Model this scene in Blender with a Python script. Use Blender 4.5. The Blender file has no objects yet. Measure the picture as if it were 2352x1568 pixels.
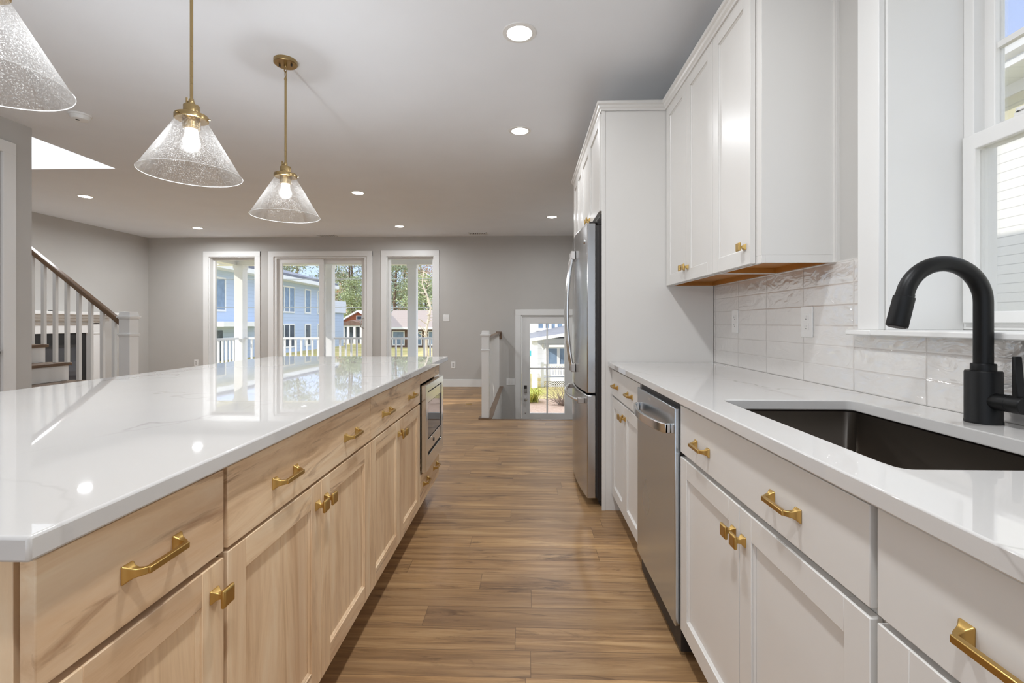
import bpy, bmesh, math, random
from mathutils import Vector, Matrix
random.seed(7)
SC = bpy.context.scene
COL = SC.collection
PI = math.pi

# ------------------------------------------------------------------ camera, sky, sun, exposure
F_PX = 1090.0
cam_d = bpy.data.cameras.new('camera')
cam = bpy.data.objects.new('camera', cam_d)
COL.objects.link(cam)
cam_d.sensor_width = 36.0
cam_d.lens = 36.0 * F_PX / 2352.0
cam_d.shift_y = -42.0 / 2352.0
cam_d.clip_start = 0.02
cam_d.clip_end = 400
cam.location = (0, 0, 1.15)
cam.rotation_euler = (PI / 2, 0, math.atan(31.0 / F_PX))
SC.camera = cam

vs = SC.view_settings
vs.view_transform = 'Standard'
vs.look = 'None'
vs.gamma = 1.0
vs.use_curve_mapping = False
vs.exposure = 1.45

HAZE = 0.5        # brightness of the hazy sky behind the house
world = bpy.data.worlds.new('world')
SC.world = world
world.use_nodes = True
nt = world.node_tree
nt.nodes.clear()
wo = nt.nodes.new('ShaderNodeOutputWorld')
bg = nt.nodes.new('ShaderNodeBackground')
tc = nt.nodes.new('ShaderNodeTexCoord')
sep = nt.nodes.new('ShaderNodeSeparateXYZ')
nt.links.new(tc.outputs['Generated'], sep.inputs[0])
mp = nt.nodes.new('ShaderNodeMapRange')            # clear blue ahead, bright white haze behind the house
mp.inputs[1].default_value = -0.75
mp.inputs[2].default_value = 0.2
nt.links.new(sep.outputs[1], mp.inputs[0])
hz = nt.nodes.new('ShaderNodeMapRange')            # paler towards the horizon
hz.inputs[1].default_value = 0.0
hz.inputs[2].default_value = 0.35
nt.links.new(sep.outputs[2], hz.inputs[0])
mx = nt.nodes.new('ShaderNodeMix')
mx.data_type = 'RGBA'
nt.links.new(hz.outputs[0], mx.inputs[0])
mx.inputs[6].default_value = (0.30, 0.375, 0.50, 1)
mx.inputs[7].default_value = (0.25, 0.335, 0.56, 1)
m2 = nt.nodes.new('ShaderNodeMix')
m2.data_type = 'RGBA'
nt.links.new(mp.outputs[0], m2.inputs[0])
m2.inputs[6].default_value = (HAZE * 0.86, HAZE * 0.96, HAZE * 1.10, 1)
zn = nt.nodes.new('ShaderNodeMapRange')            # thin bright haze overhead
zn.inputs[1].default_value = 0.45
zn.inputs[2].default_value = 0.9
nt.links.new(sep.outputs[2], zn.inputs[0])
m3 = nt.nodes.new('ShaderNodeMix')
m3.data_type = 'RGBA'
nt.links.new(zn.outputs[0], m3.inputs[0])
nt.links.new(mx.outputs[2], m3.inputs[6])
m3.inputs[7].default_value = (1.0, 1.05, 1.12, 1)
nt.links.new(m3.outputs[2], m2.inputs[7])
nt.links.new(m2.outputs[2], bg.inputs[0])
bg.inputs[1].default_value = 1.0
nt.links.new(bg.outputs[0], wo.inputs[0])

sun_d = bpy.data.lights.new('sun', 'SUN')
sun = bpy.data.objects.new('sun', sun_d)
COL.objects.link(sun)
sun_d.energy = 1.35
sun_d.angle = 0.01
sun_d.color = (1.0, 0.95, 0.86)
sv = Vector((-0.75, -0.45, 0.50)).normalized()      # towards the sun
sun.rotation_euler = sv.to_track_quat('Z', 'Y').to_euler()
sun.location = (-10, 5, 12)

LAMP_C = (0.95, 0.985, 1.03)
LAMP_W = 4.6       # each recessed ceiling lamp; dimmed or turned up one by one below
BULB_W = 4.0       # each pendant bulb

# ------------------------------------------------------------------ materials
MATS = {}


def new_mat(name):
    m = bpy.data.materials.new(name)
    m.use_nodes = True
    t = m.node_tree
    b = t.nodes['Principled BSDF']
    MATS[name] = m
    return m, t, b


def setp(b, **k):
    for n, v in k.items():
        n = n.replace('_', ' ')
        b.inputs[n].default_value = v


def rgb(r, g, b):
    f = lambda c: ((c / 255.0 + 0.055) / 1.055) ** 2.4 if c > 10 else c / 3294.6
    return (f(r), f(g), f(b), 1)


def mnode(t, op, a, b=None, c=None):
    n = t.nodes.new('ShaderNodeMath')
    n.operation = op
    for i, v in enumerate((a, b, c)):
        if v is None:
            continue
        if isinstance(v, (int, float)):
            n.inputs[i].default_value = v
        else:
            t.links.new(v, n.inputs[i])
    return n.outputs[0]


def mixc(t, fac, a, b, mode='MIX'):
    n = t.nodes.new('ShaderNodeMix')
    n.data_type = 'RGBA'
    n.blend_type = mode
    for sock, v in ((n.inputs[0], fac), (n.inputs[6], a), (n.inputs[7], b)):
        if isinstance(v, (int, float)):
            sock.default_value = v
        elif isinstance(v, tuple):
            sock.default_value = v
        else:
            t.links.new(v, sock)
    return n.outputs[2]


def ramp(t, fac, stops):
    n = t.nodes.new('ShaderNodeValToRGB')
    e = n.color_ramp.elements
    while len(e) < len(stops):
        e.new(0.5)
    for k, (p, c) in enumerate(stops):
        e[k].position = p
        e[k].color = c if isinstance(c, tuple) else (c, c, c, 1)
    t.links.new(fac, n.inputs[0])
    return n.outputs[0]


def pos(t, scale=(1, 1, 1), rand=0.0):
    g = t.nodes.new('ShaderNodeNewGeometry')
    out = g.outputs['Position']
    if rand:
        oi = t.nodes.new('ShaderNodeObjectInfo')
        v = t.nodes.new('ShaderNodeVectorMath')
        v.operation = 'ADD'
        cmb = t.nodes.new('ShaderNodeCombineXYZ')
        r = mnode(t, 'MULTIPLY', oi.outputs['Random'], rand)
        for i in range(3):
            t.links.new(r, cmb.inputs[i])
        t.links.new(out, v.inputs[0])
        t.links.new(cmb.outputs[0], v.inputs[1])
        out = v.outputs[0]
    m = t.nodes.new('ShaderNodeMapping')
    m.inputs['Scale'].default_value = scale
    t.links.new(out, m.inputs[0])
    return m.outputs[0]


def noise(t, vec, scale, detail=2.0, rough=0.5, dist=0.0):
    n = t.nodes.new('ShaderNodeTexNoise')
    n.inputs['Scale'].default_value = scale
    n.inputs['Detail'].default_value = detail
    n.inputs['Roughness'].default_value = rough
    n.inputs['Distortion'].default_value = dist
    t.links.new(vec, n.inputs['Vector'])
    return n.outputs[0]


def bump(t, b, h, strength=0.2, dist=0.01):
    n = t.nodes.new('ShaderNodeBump')
    n.inputs['Strength'].default_value = strength
    n.inputs['Distance'].default_value = dist
    t.links.new(h, n.inputs['Height'])
    t.links.new(n.outputs[0], b.inputs['Normal'])


def paint(name, c, rough=0.5, var=0.03, bscale=0):
    m, t, b = new_mat(name)
    n = noise(t, pos(t), 3.0, 2)
    lo = tuple(max(0, x * (1 - var)) for x in c[:3]) + (1,)
    hi = tuple(min(1, x * (1 + var)) for x in c[:3]) + (1,)
    t.links.new(ramp(t, n, [(0.3, lo), (0.7, hi)]), b.inputs['Base Color'])
    setp(b, Roughness=rough)
    if bscale:
        bump(t, b, noise(t, pos(t), bscale, 2), 0.06, 0.002)
    return m


def metal(name, c, rough, brushed=None):
    m, t, b = new_mat(name)
    setp(b, Base_Color=c, Metallic=1.0, Roughness=rough)
    if brushed:
        n = noise(t, pos(t, brushed), 1.0, 2)
        t.links.new(ramp(t, n, [(0.3, rough * 0.9), (0.7, rough * 1.1)]), b.inputs['Roughness'])
        bump(t, b, n, 0.10, 0.02)
    return m


paint('wall_paint', rgb(192, 189, 184), 0.75, 0.015, 160)
paint('ceiling_paint', rgb(242, 245, 249), 0.85, 0.01, 120)
paint('trim_white', rgb(232, 231, 228), 0.35, 0.01)
paint('cabinet_white', rgb(219, 216, 211), 0.32, 0.01)
paint('plate_white', rgb(236, 235, 232), 0.3, 0.01)
paint('plate_grey', rgb(200, 198, 194), 0.4, 0.01)
paint('slot_dark', rgb(45, 42, 40), 0.5, 0.01)
paint('black_matte', rgb(13, 13, 13), 0.42, 0.02).node_tree.nodes['Principled BSDF'].inputs['Specular IOR Level'].default_value = 0.3
paint('firebox_black', rgb(30, 29, 29), 0.45, 0.05)
paint('gasket_dark', rgb(38, 32, 29), 0.5, 0.05)
paint('stair_oak', rgb(112, 88, 66), 0.35, 0.12)
paint('rail_oak', rgb(116, 90, 66), 0.3, 0.15)
paint('under_brown', rgb(176, 116, 44), 0.5, 0.12)
metal('steel', (0.60, 0.66, 0.72, 1), 0.25, (3, 3.5, 2.2))
metal('steel_fridge', (0.54, 0.545, 0.55, 1), 0.22, (3, 3.5, 2.2))
metal('steel_bright', (0.72, 0.71, 0.69, 1), 0.16)
metal('steel_side', (0.42, 0.39, 0.36, 1), 0.38)
metal('sink_steel', (0.18, 0.155, 0.13, 1), 0.3)
metal('brass_gold', (0.56, 0.37, 0.125, 1), 0.33)
metal('brass_aged', (0.40, 0.29, 0.14, 1), 0.3, (8, 8, 60))
metal('nickel', (0.6, 0.58, 0.55, 1), 0.25)


def wood_maple(name, along):
    m, t, b = new_mat(name)
    sc = (9, 1.3, 12) if along == 'y' else (9, 9, 1.1)
    p = pos(t, sc, 9.0)
    g = noise(t, p, 1.6, 6, 0.65, 1.0)
    fine = noise(t, pos(t, tuple(s * 7 for s in sc), 9.0), 1.5, 3, 0.6)
    base = ramp(t, g, [(0.32, rgb(210, 176, 137)), (0.5, rgb(238, 208, 170)), (0.68, rgb(246, 224, 192))])
    base = mixc(t, mnode(t, 'MULTIPLY', fine, 0.2), base, rgb(176, 138, 100))
    big = noise(t, pos(t, tuple(s * 0.4 for s in sc), 5.0), 1.0, 3, 0.5, 1.5)
    base = mixc(t, ramp(t, big, [(0.48, 0.0), (0.68, 0.45)]), base, rgb(188, 148, 112))
    kn = noise(t, pos(t, tuple(s * 0.8 for s in sc), 31.0), 1.2, 5, 0.6, 2.4)
    base = mixc(t, ramp(t, kn, [(0.57, 0.0), (0.70, 0.85)] if along == 'y' else [(0.60, 0.0), (0.74, 0.3)]), base, rgb(132, 90, 58))
    t.links.new(base, b.inputs['Base Color'])
    setp(b, Roughness=0.36)
    return m


wood_maple('maple_h', 'y')
wood_maple('maple_v', 'z')


def floor_mat():
    m, t, b = new_mat('floor_planks')
    g = t.nodes.new('ShaderNodeNewGeometry')
    s = t.nodes.new('ShaderNodeSeparateXYZ')
    t.links.new(g.outputs['Position'], s.inputs[0])
    W, L = 0.127, 1.22
    v = mnode(t, 'DIVIDE', mnode(t, 'ADD', s.outputs[1], 20.05), W)
    row = mnode(t, 'FLOOR', v)
    fv = mnode(t, 'FRACT', v)
    wn = t.nodes.new('ShaderNodeTexWhiteNoise')
    wn.noise_dimensions = '1D'
    t.links.new(row, wn.inputs['W'])
    u = mnode(t, 'ADD', mnode(t, 'DIVIDE', mnode(t, 'ADD', s.outputs[0], 30.0), L), mnode(t, 'MULTIPLY', wn.outputs[0], 7.0))
    colm = mnode(t, 'FLOOR', u)
    fu = mnode(t, 'FRACT', u)
    cmb = t.nodes.new('ShaderNodeCombineXYZ')
    t.links.new(row, cmb.inputs[0])
    t.links.new(colm, cmb.inputs[1])
    w2 = t.nodes.new('ShaderNodeTexWhiteNoise')
    w2.noise_dimensions = '2D'
    t.links.new(cmb.outputs[0], w2.inputs['Vector'])
    off = t.nodes.new('ShaderNodeVectorMath')
    off.operation = 'SCALE'
    t.links.new(w2.outputs['Color'], off.inputs[0])
    off.inputs['Scale'].default_value = 25.0
    add = t.nodes.new('ShaderNodeVectorMath')
    add.operation = 'ADD'
    t.links.new(g.outputs['Position'], add.inputs[0])
    t.links.new(off.outputs[0], add.inputs[1])

    def mapped(sc):
        mm = t.nodes.new('ShaderNodeMapping')
        mm.inputs['Scale'].default_value = sc
        t.links.new(add.outputs[0], mm.inputs[0])
        return mm.outputs[0]
    grain = noise(t, mapped((1.6, 30, 1)), 1.0, 8, 0.7, 0.6)
    wide = noise(t, mapped((1.1, 8, 1)), 1.0, 3, 0.5, 1.5)
    base = ramp(t, grain, [(0.33, rgb(124, 91, 57)), (0.5, rgb(180, 141, 95)), (0.67, rgb(208, 171, 123))])
    base = mixc(t, ramp(t, wide, [(0.40, 0.0), (0.70, 0.7)]), base, rgb(142, 110, 80))
    base = mixc(t, ramp(t, w2.outputs[0], [(0.0, 0.0), (1.0, 0.5)]), base, rgb(112, 88, 66))
    kn = noise(t, mapped((1.7, 12, 1)), 1.0, 6, 0.68, 1.8)
    base = mixc(t, ramp(t, kn, [(0.56, 0.0), (0.72, 0.85)]), base, rgb(82, 58, 40))
    e1 = mnode(t, 'MINIMUM', fv, mnode(t, 'SUBTRACT', 1.0, fv))
    e2 = mnode(t, 'MULTIPLY', mnode(t, 'MINIMUM', fu, mnode(t, 'SUBTRACT', 1.0, fu)), L / W)
    e = mnode(t, 'MINIMUM', e1, e2)
    seam = mnode(t, 'LESS_THAN', e, 0.012)
    base = mixc(t, mnode(t, 'MULTIPLY', seam, 0.5), base, rgb(84, 62, 44))
    t.links.new(base, b.inputs['Base Color'])
    rr = ramp(t, grain, [(0.2, 0.40), (0.8, 0.32)])
    t.links.new(rr, b.inputs['Roughness'])
    setp(b, Specular_IOR_Level=0.4)
    bump(t, b, mnode(t, 'SUBTRACT', mnode(t, 'MULTIPLY', grain, 0.3), seam), 0.12, 0.002)


floor_mat()


def quartz_mat():
    m, t, b = new_mat('quartz')
    p = pos(t)
    warp = t.nodes.new('ShaderNodeVectorMath')
    warp.operation = 'ADD'
    nz = t.nodes.new('ShaderNodeTexNoise')
    nz.inputs['Scale'].default_value = 2.2
    nz.inputs['Detail'].default_value = 5
    t.links.new(p, nz.inputs['Vector'])
    sc = t.nodes.new('ShaderNodeVectorMath')
    sc.operation = 'SCALE'
    sc.inputs['Scale'].default_value = 0.55
    t.links.new(nz.outputs['Color'], sc.inputs[0])
    t.links.new(p, warp.inputs[0])
    t.links.new(sc.outputs[0], warp.inputs[1])
    vo = t.nodes.new('ShaderNodeTexVoronoi')
    vo.feature = 'DISTANCE_TO_EDGE'
    vo.inputs['Scale'].default_value = 1.55
    t.links.new(warp.outputs[0], vo.inputs['Vector'])
    vein = ramp(t, vo.outputs['Distance'], [(0.0, 1.0), (0.012, 0.0)])
    mask = ramp(t, noise(t, p, 1.7, 2), [(0.45, 0.0), (0.62, 0.55)])
    f = mnode(t, 'MULTIPLY', vein, mask)
    cloud = ramp(t, noise(t, p, 1.2, 3), [(0.3, rgb(203, 200, 196)), (0.7, rgb(210, 208, 205))])
    t.links.new(mixc(t, f, cloud, rgb(150, 143, 138)), b.inputs['Base Color'])
    setp(b, Roughness=0.02, Specular_IOR_Level=0.5)


quartz_mat()


def tile_mat():
    m, t, b = new_mat('wavy_tile')
    g = t.nodes.new('ShaderNodeNewGeometry')
    s = t.nodes.new('ShaderNodeSeparateXYZ')
    t.links.new(g.outputs['Position'], s.inputs[0])
    W, L = 0.0765, 0.302
    v = mnode(t, 'DIVIDE', mnode(t, 'SUBTRACT', s.outputs[2], 0.913 - W * 8), W)
    u = mnode(t, 'DIVIDE', mnode(t, 'SUBTRACT', s.outputs[1], 1.697 - L * 12), L)
    fv, fu = mnode(t, 'FRACT', v), mnode(t, 'FRACT', u)
    cmb = t.nodes.new('ShaderNodeCombineXYZ')
    t.links.new(mnode(t, 'FLOOR', v), cmb.inputs[0])
    t.links.new(mnode(t, 'FLOOR', u), cmb.inputs[1])
    w2 = t.nodes.new('ShaderNodeTexWhiteNoise')
    w2.noise_dimensions = '2D'
    t.links.new(cmb.outputs[0], w2.inputs['Vector'])
    off = t.nodes.new('ShaderNodeVectorMath')
    off.operation = 'SCALE'
    off.inputs['Scale'].default_value = 30
    t.links.new(w2.outputs['Color'], off.inputs[0])
    add = t.nodes.new('ShaderNodeVectorMath')
    add.operation = 'ADD'
    t.links.new(g.outputs['Position'], add.inputs[0])
    t.links.new(off.outputs[0], add.inputs[1])
    mm = t.nodes.new('ShaderNodeMapping')
    mm.inputs['Scale'].default_value = (1, 11, 22)
    t.links.new(add.outputs[0], mm.inputs[0])
    h = noise(t, mm.outputs[0], 1.0, 3.0, 0.45, 1.2)
    e1 = mnode(t, 'MINIMUM', fv, mnode(t, 'SUBTRACT', 1.0, fv))
    e2 = mnode(t, 'MULTIPLY', mnode(t, 'MINIMUM', fu, mnode(t, 'SUBTRACT', 1.0, fu)), L / W)
    e = mnode(t, 'MINIMUM', e1, e2)
    grout = mnode(t, 'LESS_THAN', e, 0.014)
    col = ramp(t, w2.outputs[0], [(0.0, rgb(218, 214, 209)), (1.0, rgb(224, 220, 215))])
    t.links.new(mixc(t, grout, col, rgb(200, 195, 189)), b.inputs['Base Color'])
    setp(b, Roughness=0.5)
    edge = ramp(t, e, [(0.0, 0.0), (0.06, 1.0)])
    bn = t.nodes.new('ShaderNodeBump')             # the glaze is wavy, the body flat
    bn.inputs['Strength'].default_value = 0.6
    bn.inputs['Distance'].default_value = 0.010
    t.links.new(mnode(t, 'ADD', h, mnode(t, 'MULTIPLY', edge, 0.35)), bn.inputs['Height'])
    t.links.new(bn.outputs[0], b.inputs['Coat Normal'])
    setp(b, Coat_Weight=1.0, Coat_Roughness=0.03, Coat_IOR=3.2, Specular_IOR_Level=0.1)


tile_mat()


def glass_pane(name, refl=0.06, tint=(1, 1, 1, 1)):
    m, t, b = new_mat(name)
    t.nodes.remove(b)
    o = t.nodes['Material Output']
    tr = t.nodes.new('ShaderNodeBsdfTransparent')
    tr.inputs[0].default_value = tint
    gl = t.nodes.new('ShaderNodeBsdfGlossy')
    gl.inputs['Roughness'].default_value = 0.01
    lw = t.nodes.new('ShaderNodeLayerWeight')
    lw.inputs[0].default_value = 0.35
    f = mnode(t, 'MULTIPLY', lw.outputs['Fresnel'], refl * 6)
    ms = t.nodes.new('ShaderNodeMixShader')
    t.links.new(f, ms.inputs[0])
    t.links.new(tr.outputs[0], ms.inputs[1])
    t.links.new(gl.outputs[0], ms.inputs[2])
    t.links.new(ms.outputs[0], o.inputs[0])
    return m


glass_pane('window_glass', 0.09)


def seeded_glass():
    m, t, b = new_mat('seeded_glass')
    t.nodes.remove(b)
    o = t.nodes['Material Output']
    tr = t.nodes.new('ShaderNodeBsdfTransparent')
    gl = t.nodes.new('ShaderNodeBsdfGlossy')
    gl.inputs['Roughness'].default_value = 0.12
    df = t.nodes.new('ShaderNodeBsdfTranslucent')
    df.inputs[0].default_value = (0.95, 0.95, 0.93, 1)
    d2 = t.nodes.new('ShaderNodeBsdfDiffuse')
    d2.inputs[0].default_value = (0.95, 0.95, 0.93, 1)
    a = t.nodes.new('ShaderNodeMixShader')
    a.inputs[0].default_value = 0.5
    t.links.new(df.outputs[0], a.inputs[1])
    t.links.new(d2.outputs[0], a.inputs[2])
    p = pos(t)
    seeds = ramp(t, noise(t, p, 260, 2, 0.6), [(0.52, 0.0), (0.66, 1.0)])
    big = ramp(t, noise(t, p, 22, 3, 0.6), [(0.35, 0.3), (0.7, 1.0)])
    lw = t.nodes.new('ShaderNodeLayerWeight')
    lw.inputs[0].default_value = 0.4
    edge = mnode(t, 'MULTIPLY', lw.outputs['Facing'], 0.05)
    fac = mnode(t, 'ADD', mnode(t, 'MULTIPLY', mnode(t, 'MULTIPLY', seeds, big), 0.16), edge)
    m1 = t.nodes.new('ShaderNodeMixShader')
    t.links.new(fac, m1.inputs[0])
    t.links.new(tr.outputs[0], m1.inputs[1])
    t.links.new(a.outputs[0], m1.inputs[2])
    m2 = t.nodes.new('ShaderNodeMixShader')
    t.links.new(mnode(t, 'MULTIPLY', lw.outputs['Fresnel'], 0.25), m2.inputs[0])
    bn = t.nodes.new('ShaderNodeBump')
    bn.inputs['Strength'].default_value = 0.15
    bn.inputs['Distance'].default_value = 0.001
    t.links.new(seeds, bn.inputs['Height'])
    t.links.new(bn.outputs[0], gl.inputs['Normal'])
    t.links.new(m1.outputs[0], m2.inputs[1])
    t.links.new(gl.outputs[0], m2.inputs[2])
    t.links.new(m2.outputs[0], o.inputs[0])


seeded_glass()
m, t, b = new_mat('glass_rim')
setp(b, Base_Color=(0.9, 0.9, 0.88, 1), Roughness=0.15, Alpha=0.32)


def glow(name, c, s):
    m, t, b = new_mat(name)
    setp(b, Base_Color=c, Emission_Color=c, Emission_Strength=s)


glow('lamp_glow', (1, 0.96, 0.9, 1), 6.0)
glow('bulb_glow', (1, 0.97, 0.92, 1), 5.0)
m, t, b = new_mat('dark_glass')
setp(b, Base_Color=(0.10, 0.10, 0.11, 1), Roughness=0.03, Specular_IOR_Level=1.0, Metallic=0.55)
paint('bulb_frost', rgb(236, 228, 220), 0.4, 0.01)


def siding(name, c, pitch, dark=0.62, axis=2):
    """lap siding: thin shadow line painted dark under each course, thickness by bump"""
    m, t, b = new_mat(name)
    g = t.nodes.new('ShaderNodeNewGeometry')
    s = t.nodes.new('ShaderNodeSeparateXYZ')
    t.links.new(g.outputs['Position'], s.inputs[0])
    f = mnode(t, 'FRACT', mnode(t, 'DIVIDE', mnode(t, 'ADD', s.outputs[axis], 40.0), pitch))
    lo = tuple(x * dark for x in c[:3]) + (1,)
    lap_shadow = mnode(t, 'LESS_THAN', f, 0.08)  # shadow under each lap, put into the colour
    t.links.new(mixc(t, lap_shadow, c, lo), b.inputs['Base Color'])
    setp(b, Roughness=0.6)
    bump(t, b, mnode(t, 'SUBTRACT', 1.0, f), 0.5, pitch * 0.12)


siding('siding_white', rgb(247, 246, 241), 0.142)
siding('siding_blue', rgb(190, 206, 230), 0.26, 0.85)
siding('siding_pale', rgb(226, 229, 236), 0.22, 0.85)
siding('siding_orange', rgb(196, 116, 76), 0.2, 0.8)
siding('siding_yellow', rgb(216, 210, 172), 0.3, 0.8)
siding('roof_grey', rgb(122, 124, 134), 0.2, 0.9)
siding('roof_brown', rgb(160, 146, 138), 0.2, 0.9)
siding('soffit_white', rgb(226, 230, 222), 0.3, 0.85, 1)
paint('outside_white', rgb(238, 239, 240), 0.55, 0.02)
paint('pane_blue', rgb(128, 150, 176), 0.15, 0.15)
paint('pane_dark', rgb(86, 98, 112), 0.15, 0.25)
paint('teal_blue', rgb(80, 190, 205), 0.5, 0.05)
paint('bark', rgb(112, 92, 78), 0.9, 0.25)
paint('pale_bark', rgb(196, 186, 174), 0.9, 0.15)
paint('pine_green', rgb(150, 158, 128), 0.8, 0.35)
paint('leaf_green', rgb(172, 182, 138), 0.8, 0.35)
paint('leaf_rust', rgb(204, 170, 132), 0.8, 0.3)
paint('grass_clump', rgb(206, 208, 104), 0.8, 0.2)
paint('twig', rgb(150, 132, 118), 0.9, 0.2)
paint('cable_grey', rgb(140, 145, 150), 0.7, 0.05)
paint('concrete', rgb(198, 196, 192), 0.8, 0.05)
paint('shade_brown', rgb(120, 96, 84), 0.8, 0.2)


def ground_mat():
    m, t, b = new_mat('lawn')
    n = noise(t, pos(t), 0.5, 4)
    n2 = noise(t, pos(t), 6.0, 3)
    c = ramp(t, n, [(0.35, rgb(168, 160, 92)), (0.65, rgb(204, 186, 134))])
    t.links.new(mixc(t, mnode(t, 'MULTIPLY', n2, 0.4), c, rgb(150, 140, 84)), b.inputs['Base Color'])
    setp(b, Roughness=0.9)
    m, t, b = new_mat('mulch')
    n2 = noise(t, pos(t), 22.0, 4, 0.7)
    t.links.new(ramp(t, n2, [(0.3, rgb(186, 152, 128)), (0.7, rgb(226, 200, 180))]), b.inputs['Base Color'])
    setp(b, Roughness=0.95)


ground_mat()
M = MATS

# ------------------------------------------------------------------ mesh helpers
WL = {}          # world offset of every object's local frame


class MB:
    def __init__(self):
        self.bm = bmesh.new()
        self.slots = []
        self.cur = 0

    def mat(self, name):
        if name not in self.slots:
            self.slots.append(name)
        self.cur = self.slots.index(name)
        return self

    def face(self, vs):
        try:
            f = self.bm.faces.new(vs)
            f.material_index = self.cur
            return f
        except ValueError:
            return None

    def box(self, x0, x1, y0, y1, z0, z1):
        x0, x1 = min(x0, x1), max(x0, x1)
        y0, y1 = min(y0, y1), max(y0, y1)
        z0, z1 = min(z0, z1), max(z0, z1)
        v = [self.bm.verts.new(p) for p in ((x0, y0, z0), (x1, y0, z0), (x1, y1, z0), (x0, y1, z0),
                                            (x0, y0, z1), (x1, y0, z1), (x1, y1, z1), (x0, y1, z1))]
        for q in ((0, 3, 2, 1), (4, 5, 6, 7), (0, 1, 5, 4), (1, 2, 6, 5), (2, 3, 7, 6), (3, 0, 4, 7)):
            self.face([v[i] for i in q])
        return self

    def prism(self, pts, axis, a, b):
        """polygon pts (2-D) extruded along axis from a to b"""
        def P(p, w):
            return {'x': (w, p[0], p[1]), 'y': (p[0], w, p[1]), 'z': (p[0], p[1], w)}[axis]
        A = [self.bm.verts.new(P(p, a)) for p in pts]
        B = [self.bm.verts.new(P(p, b)) for p in pts]
        self.face(A[::-1])
        self.face(B)
        n = len(pts)
        for i in range(n):
            self.face([A[i], A[(i + 1) % n], B[(i + 1) % n], B[i]])
        return self

    def hexa(self, lo, hi):
        """two quads (4 points each) joined into a solid"""
        A = [self.bm.verts.new(p) for p in lo]
        B = [self.bm.verts.new(p) for p in hi]
        self.face(A[::-1])
        self.face(B)
        for i in range(4):
            self.face([A[i], A[(i + 1) % 4], B[(i + 1) % 4], B[i]])
        return self

    def tube(self, path, r, n=12, cap=True, closed=False):
        path = [Vector(p) for p in path]
        rs = r if isinstance(r, (list, tuple)) else [r] * len(path)
        rings = []
        up = None
        L = len(path)
        for i, p in enumerate(path):
            if closed:
                d = path[(i + 1) % L] - path[i - 1]
            else:
                d = path[min(i + 1, L - 1)] - path[max(i - 1, 0)]
            d.normalize()
            if up is None:
                up = Vector((0, 0, 1)) if abs(d.z) < 0.9 else Vector((1, 0, 0))
            x = d.cross(up)
            if x.length < 1e-6:
                x = d.orthogonal()
            x.normalize()
            up = x.cross(d).normalized()
            rings.append([self.bm.verts.new(p + (x * math.cos(a) + up * math.sin(a)) * rs[i])
                          for a in [2 * PI * k / n for k in range(n)]])
        rng = range(L) if closed else range(L - 1)
        for i in rng:
            A, B = rings[i], rings[(i + 1) % L]
            for k in range(n):
                self.face([A[k], A[(k + 1) % n], B[(k + 1) % n], B[k]])
        if cap and not closed:
            self.face(rings[0][::-1])
            self.face(rings[-1])
        return self

    def lathe(self, prof, c=(0, 0), n=32, axis='z'):
        """prof: list of (radius, height); turned about a line through c"""
        def P(r, a, h):
            x, y = r * math.cos(a), r * math.sin(a)
            return {'z': (c[0] + x, c[1] + y, h), 'y': (c[0] + x, h, c[1] + y), 'x': (h, c[0] + x, c[1] + y)}[axis]
        rings = []
        for r, h in prof:
            if r < 1e-6:
                rings.append([self.bm.verts.new(P(0, 0, h))])
            else:
                rings.append([self.bm.verts.new(P(r, 2 * PI * k / n, h)) for k in range(n)])
        for A, B in zip(rings, rings[1:]):
            for k in range(n):
                a = [A[0]] if len(A) == 1 else [A[k], A[(k + 1) % n]]
                b = [B[0]] if len(B) == 1 else [B[(k + 1) % n], B[k]]
                if len(a) + len(b) > 2:
                    self.face(a + b)
        return self

    def build(self, name, mat=None, parent=None, bevel=0.0, smooth=35):
        bmesh.ops.recalc_face_normals(self.bm, faces=self.bm.faces)
        off = WL.get(parent.name, Vector((0, 0, 0))) if parent is not None else Vector((0, 0, 0))
        if off.length:
            bmesh.ops.translate(self.bm, vec=-off, verts=self.bm.verts)
        me = bpy.data.meshes.new(name)
        self.bm.to_mesh(me)
        self.bm.free()
        for s in ([mat] if mat else []) + [s for s in self.slots if s != mat]:
            me.materials.append(M[s])
        if smooth:
            me.shade_smooth()
            me.set_sharp_from_angle(angle=math.radians(smooth))
        o = bpy.data.objects.new(name, me)
        COL.objects.link(o)
        if parent is not None:
            o.parent = parent
        WL[o.name] = off
        if bevel:
            md = o.modifiers.new('bevel', 'BEVEL')
            md.width = bevel
            md.segments = 2
            md.limit_method = 'ANGLE'
            md.angle_limit = math.radians(40)
        return o


def box(*a):
    return MB().box(*a)


def thing(name, label, cat, loc=(0, 0, 0), group=None):
    o = bpy.data.objects.new(name, None)
    COL.objects.link(o)
    o.location = loc
    o.empty_display_size = 0.1
    WL[o.name] = Vector(loc)
    return tag(o, label, cat, group)


def tag(o, label, cat, group=None, kind=None):
    o['label'] = label
    o['category'] = cat
    if group:
        o['group'] = group
    if kind:
        o['kind'] = kind
    return o


def struct(o):
    o['kind'] = 'structure'
    return o


def kids(o):
    return [c for c in COL.objects if c.parent == o]


def dup(o, loc=None, label=None, group=None, parent=None):
    c = o.copy()
    COL.objects.link(c)
    if parent is not None:
        c.parent = parent
    if loc is not None:
        c.location = loc
        WL[c.name] = Vector(loc)
    if label:
        c['label'] = label
    if group:
        c['group'] = group
    for ch in kids(o):
        if ch is not c:
            dup(ch, parent=c)
    return c


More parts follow.
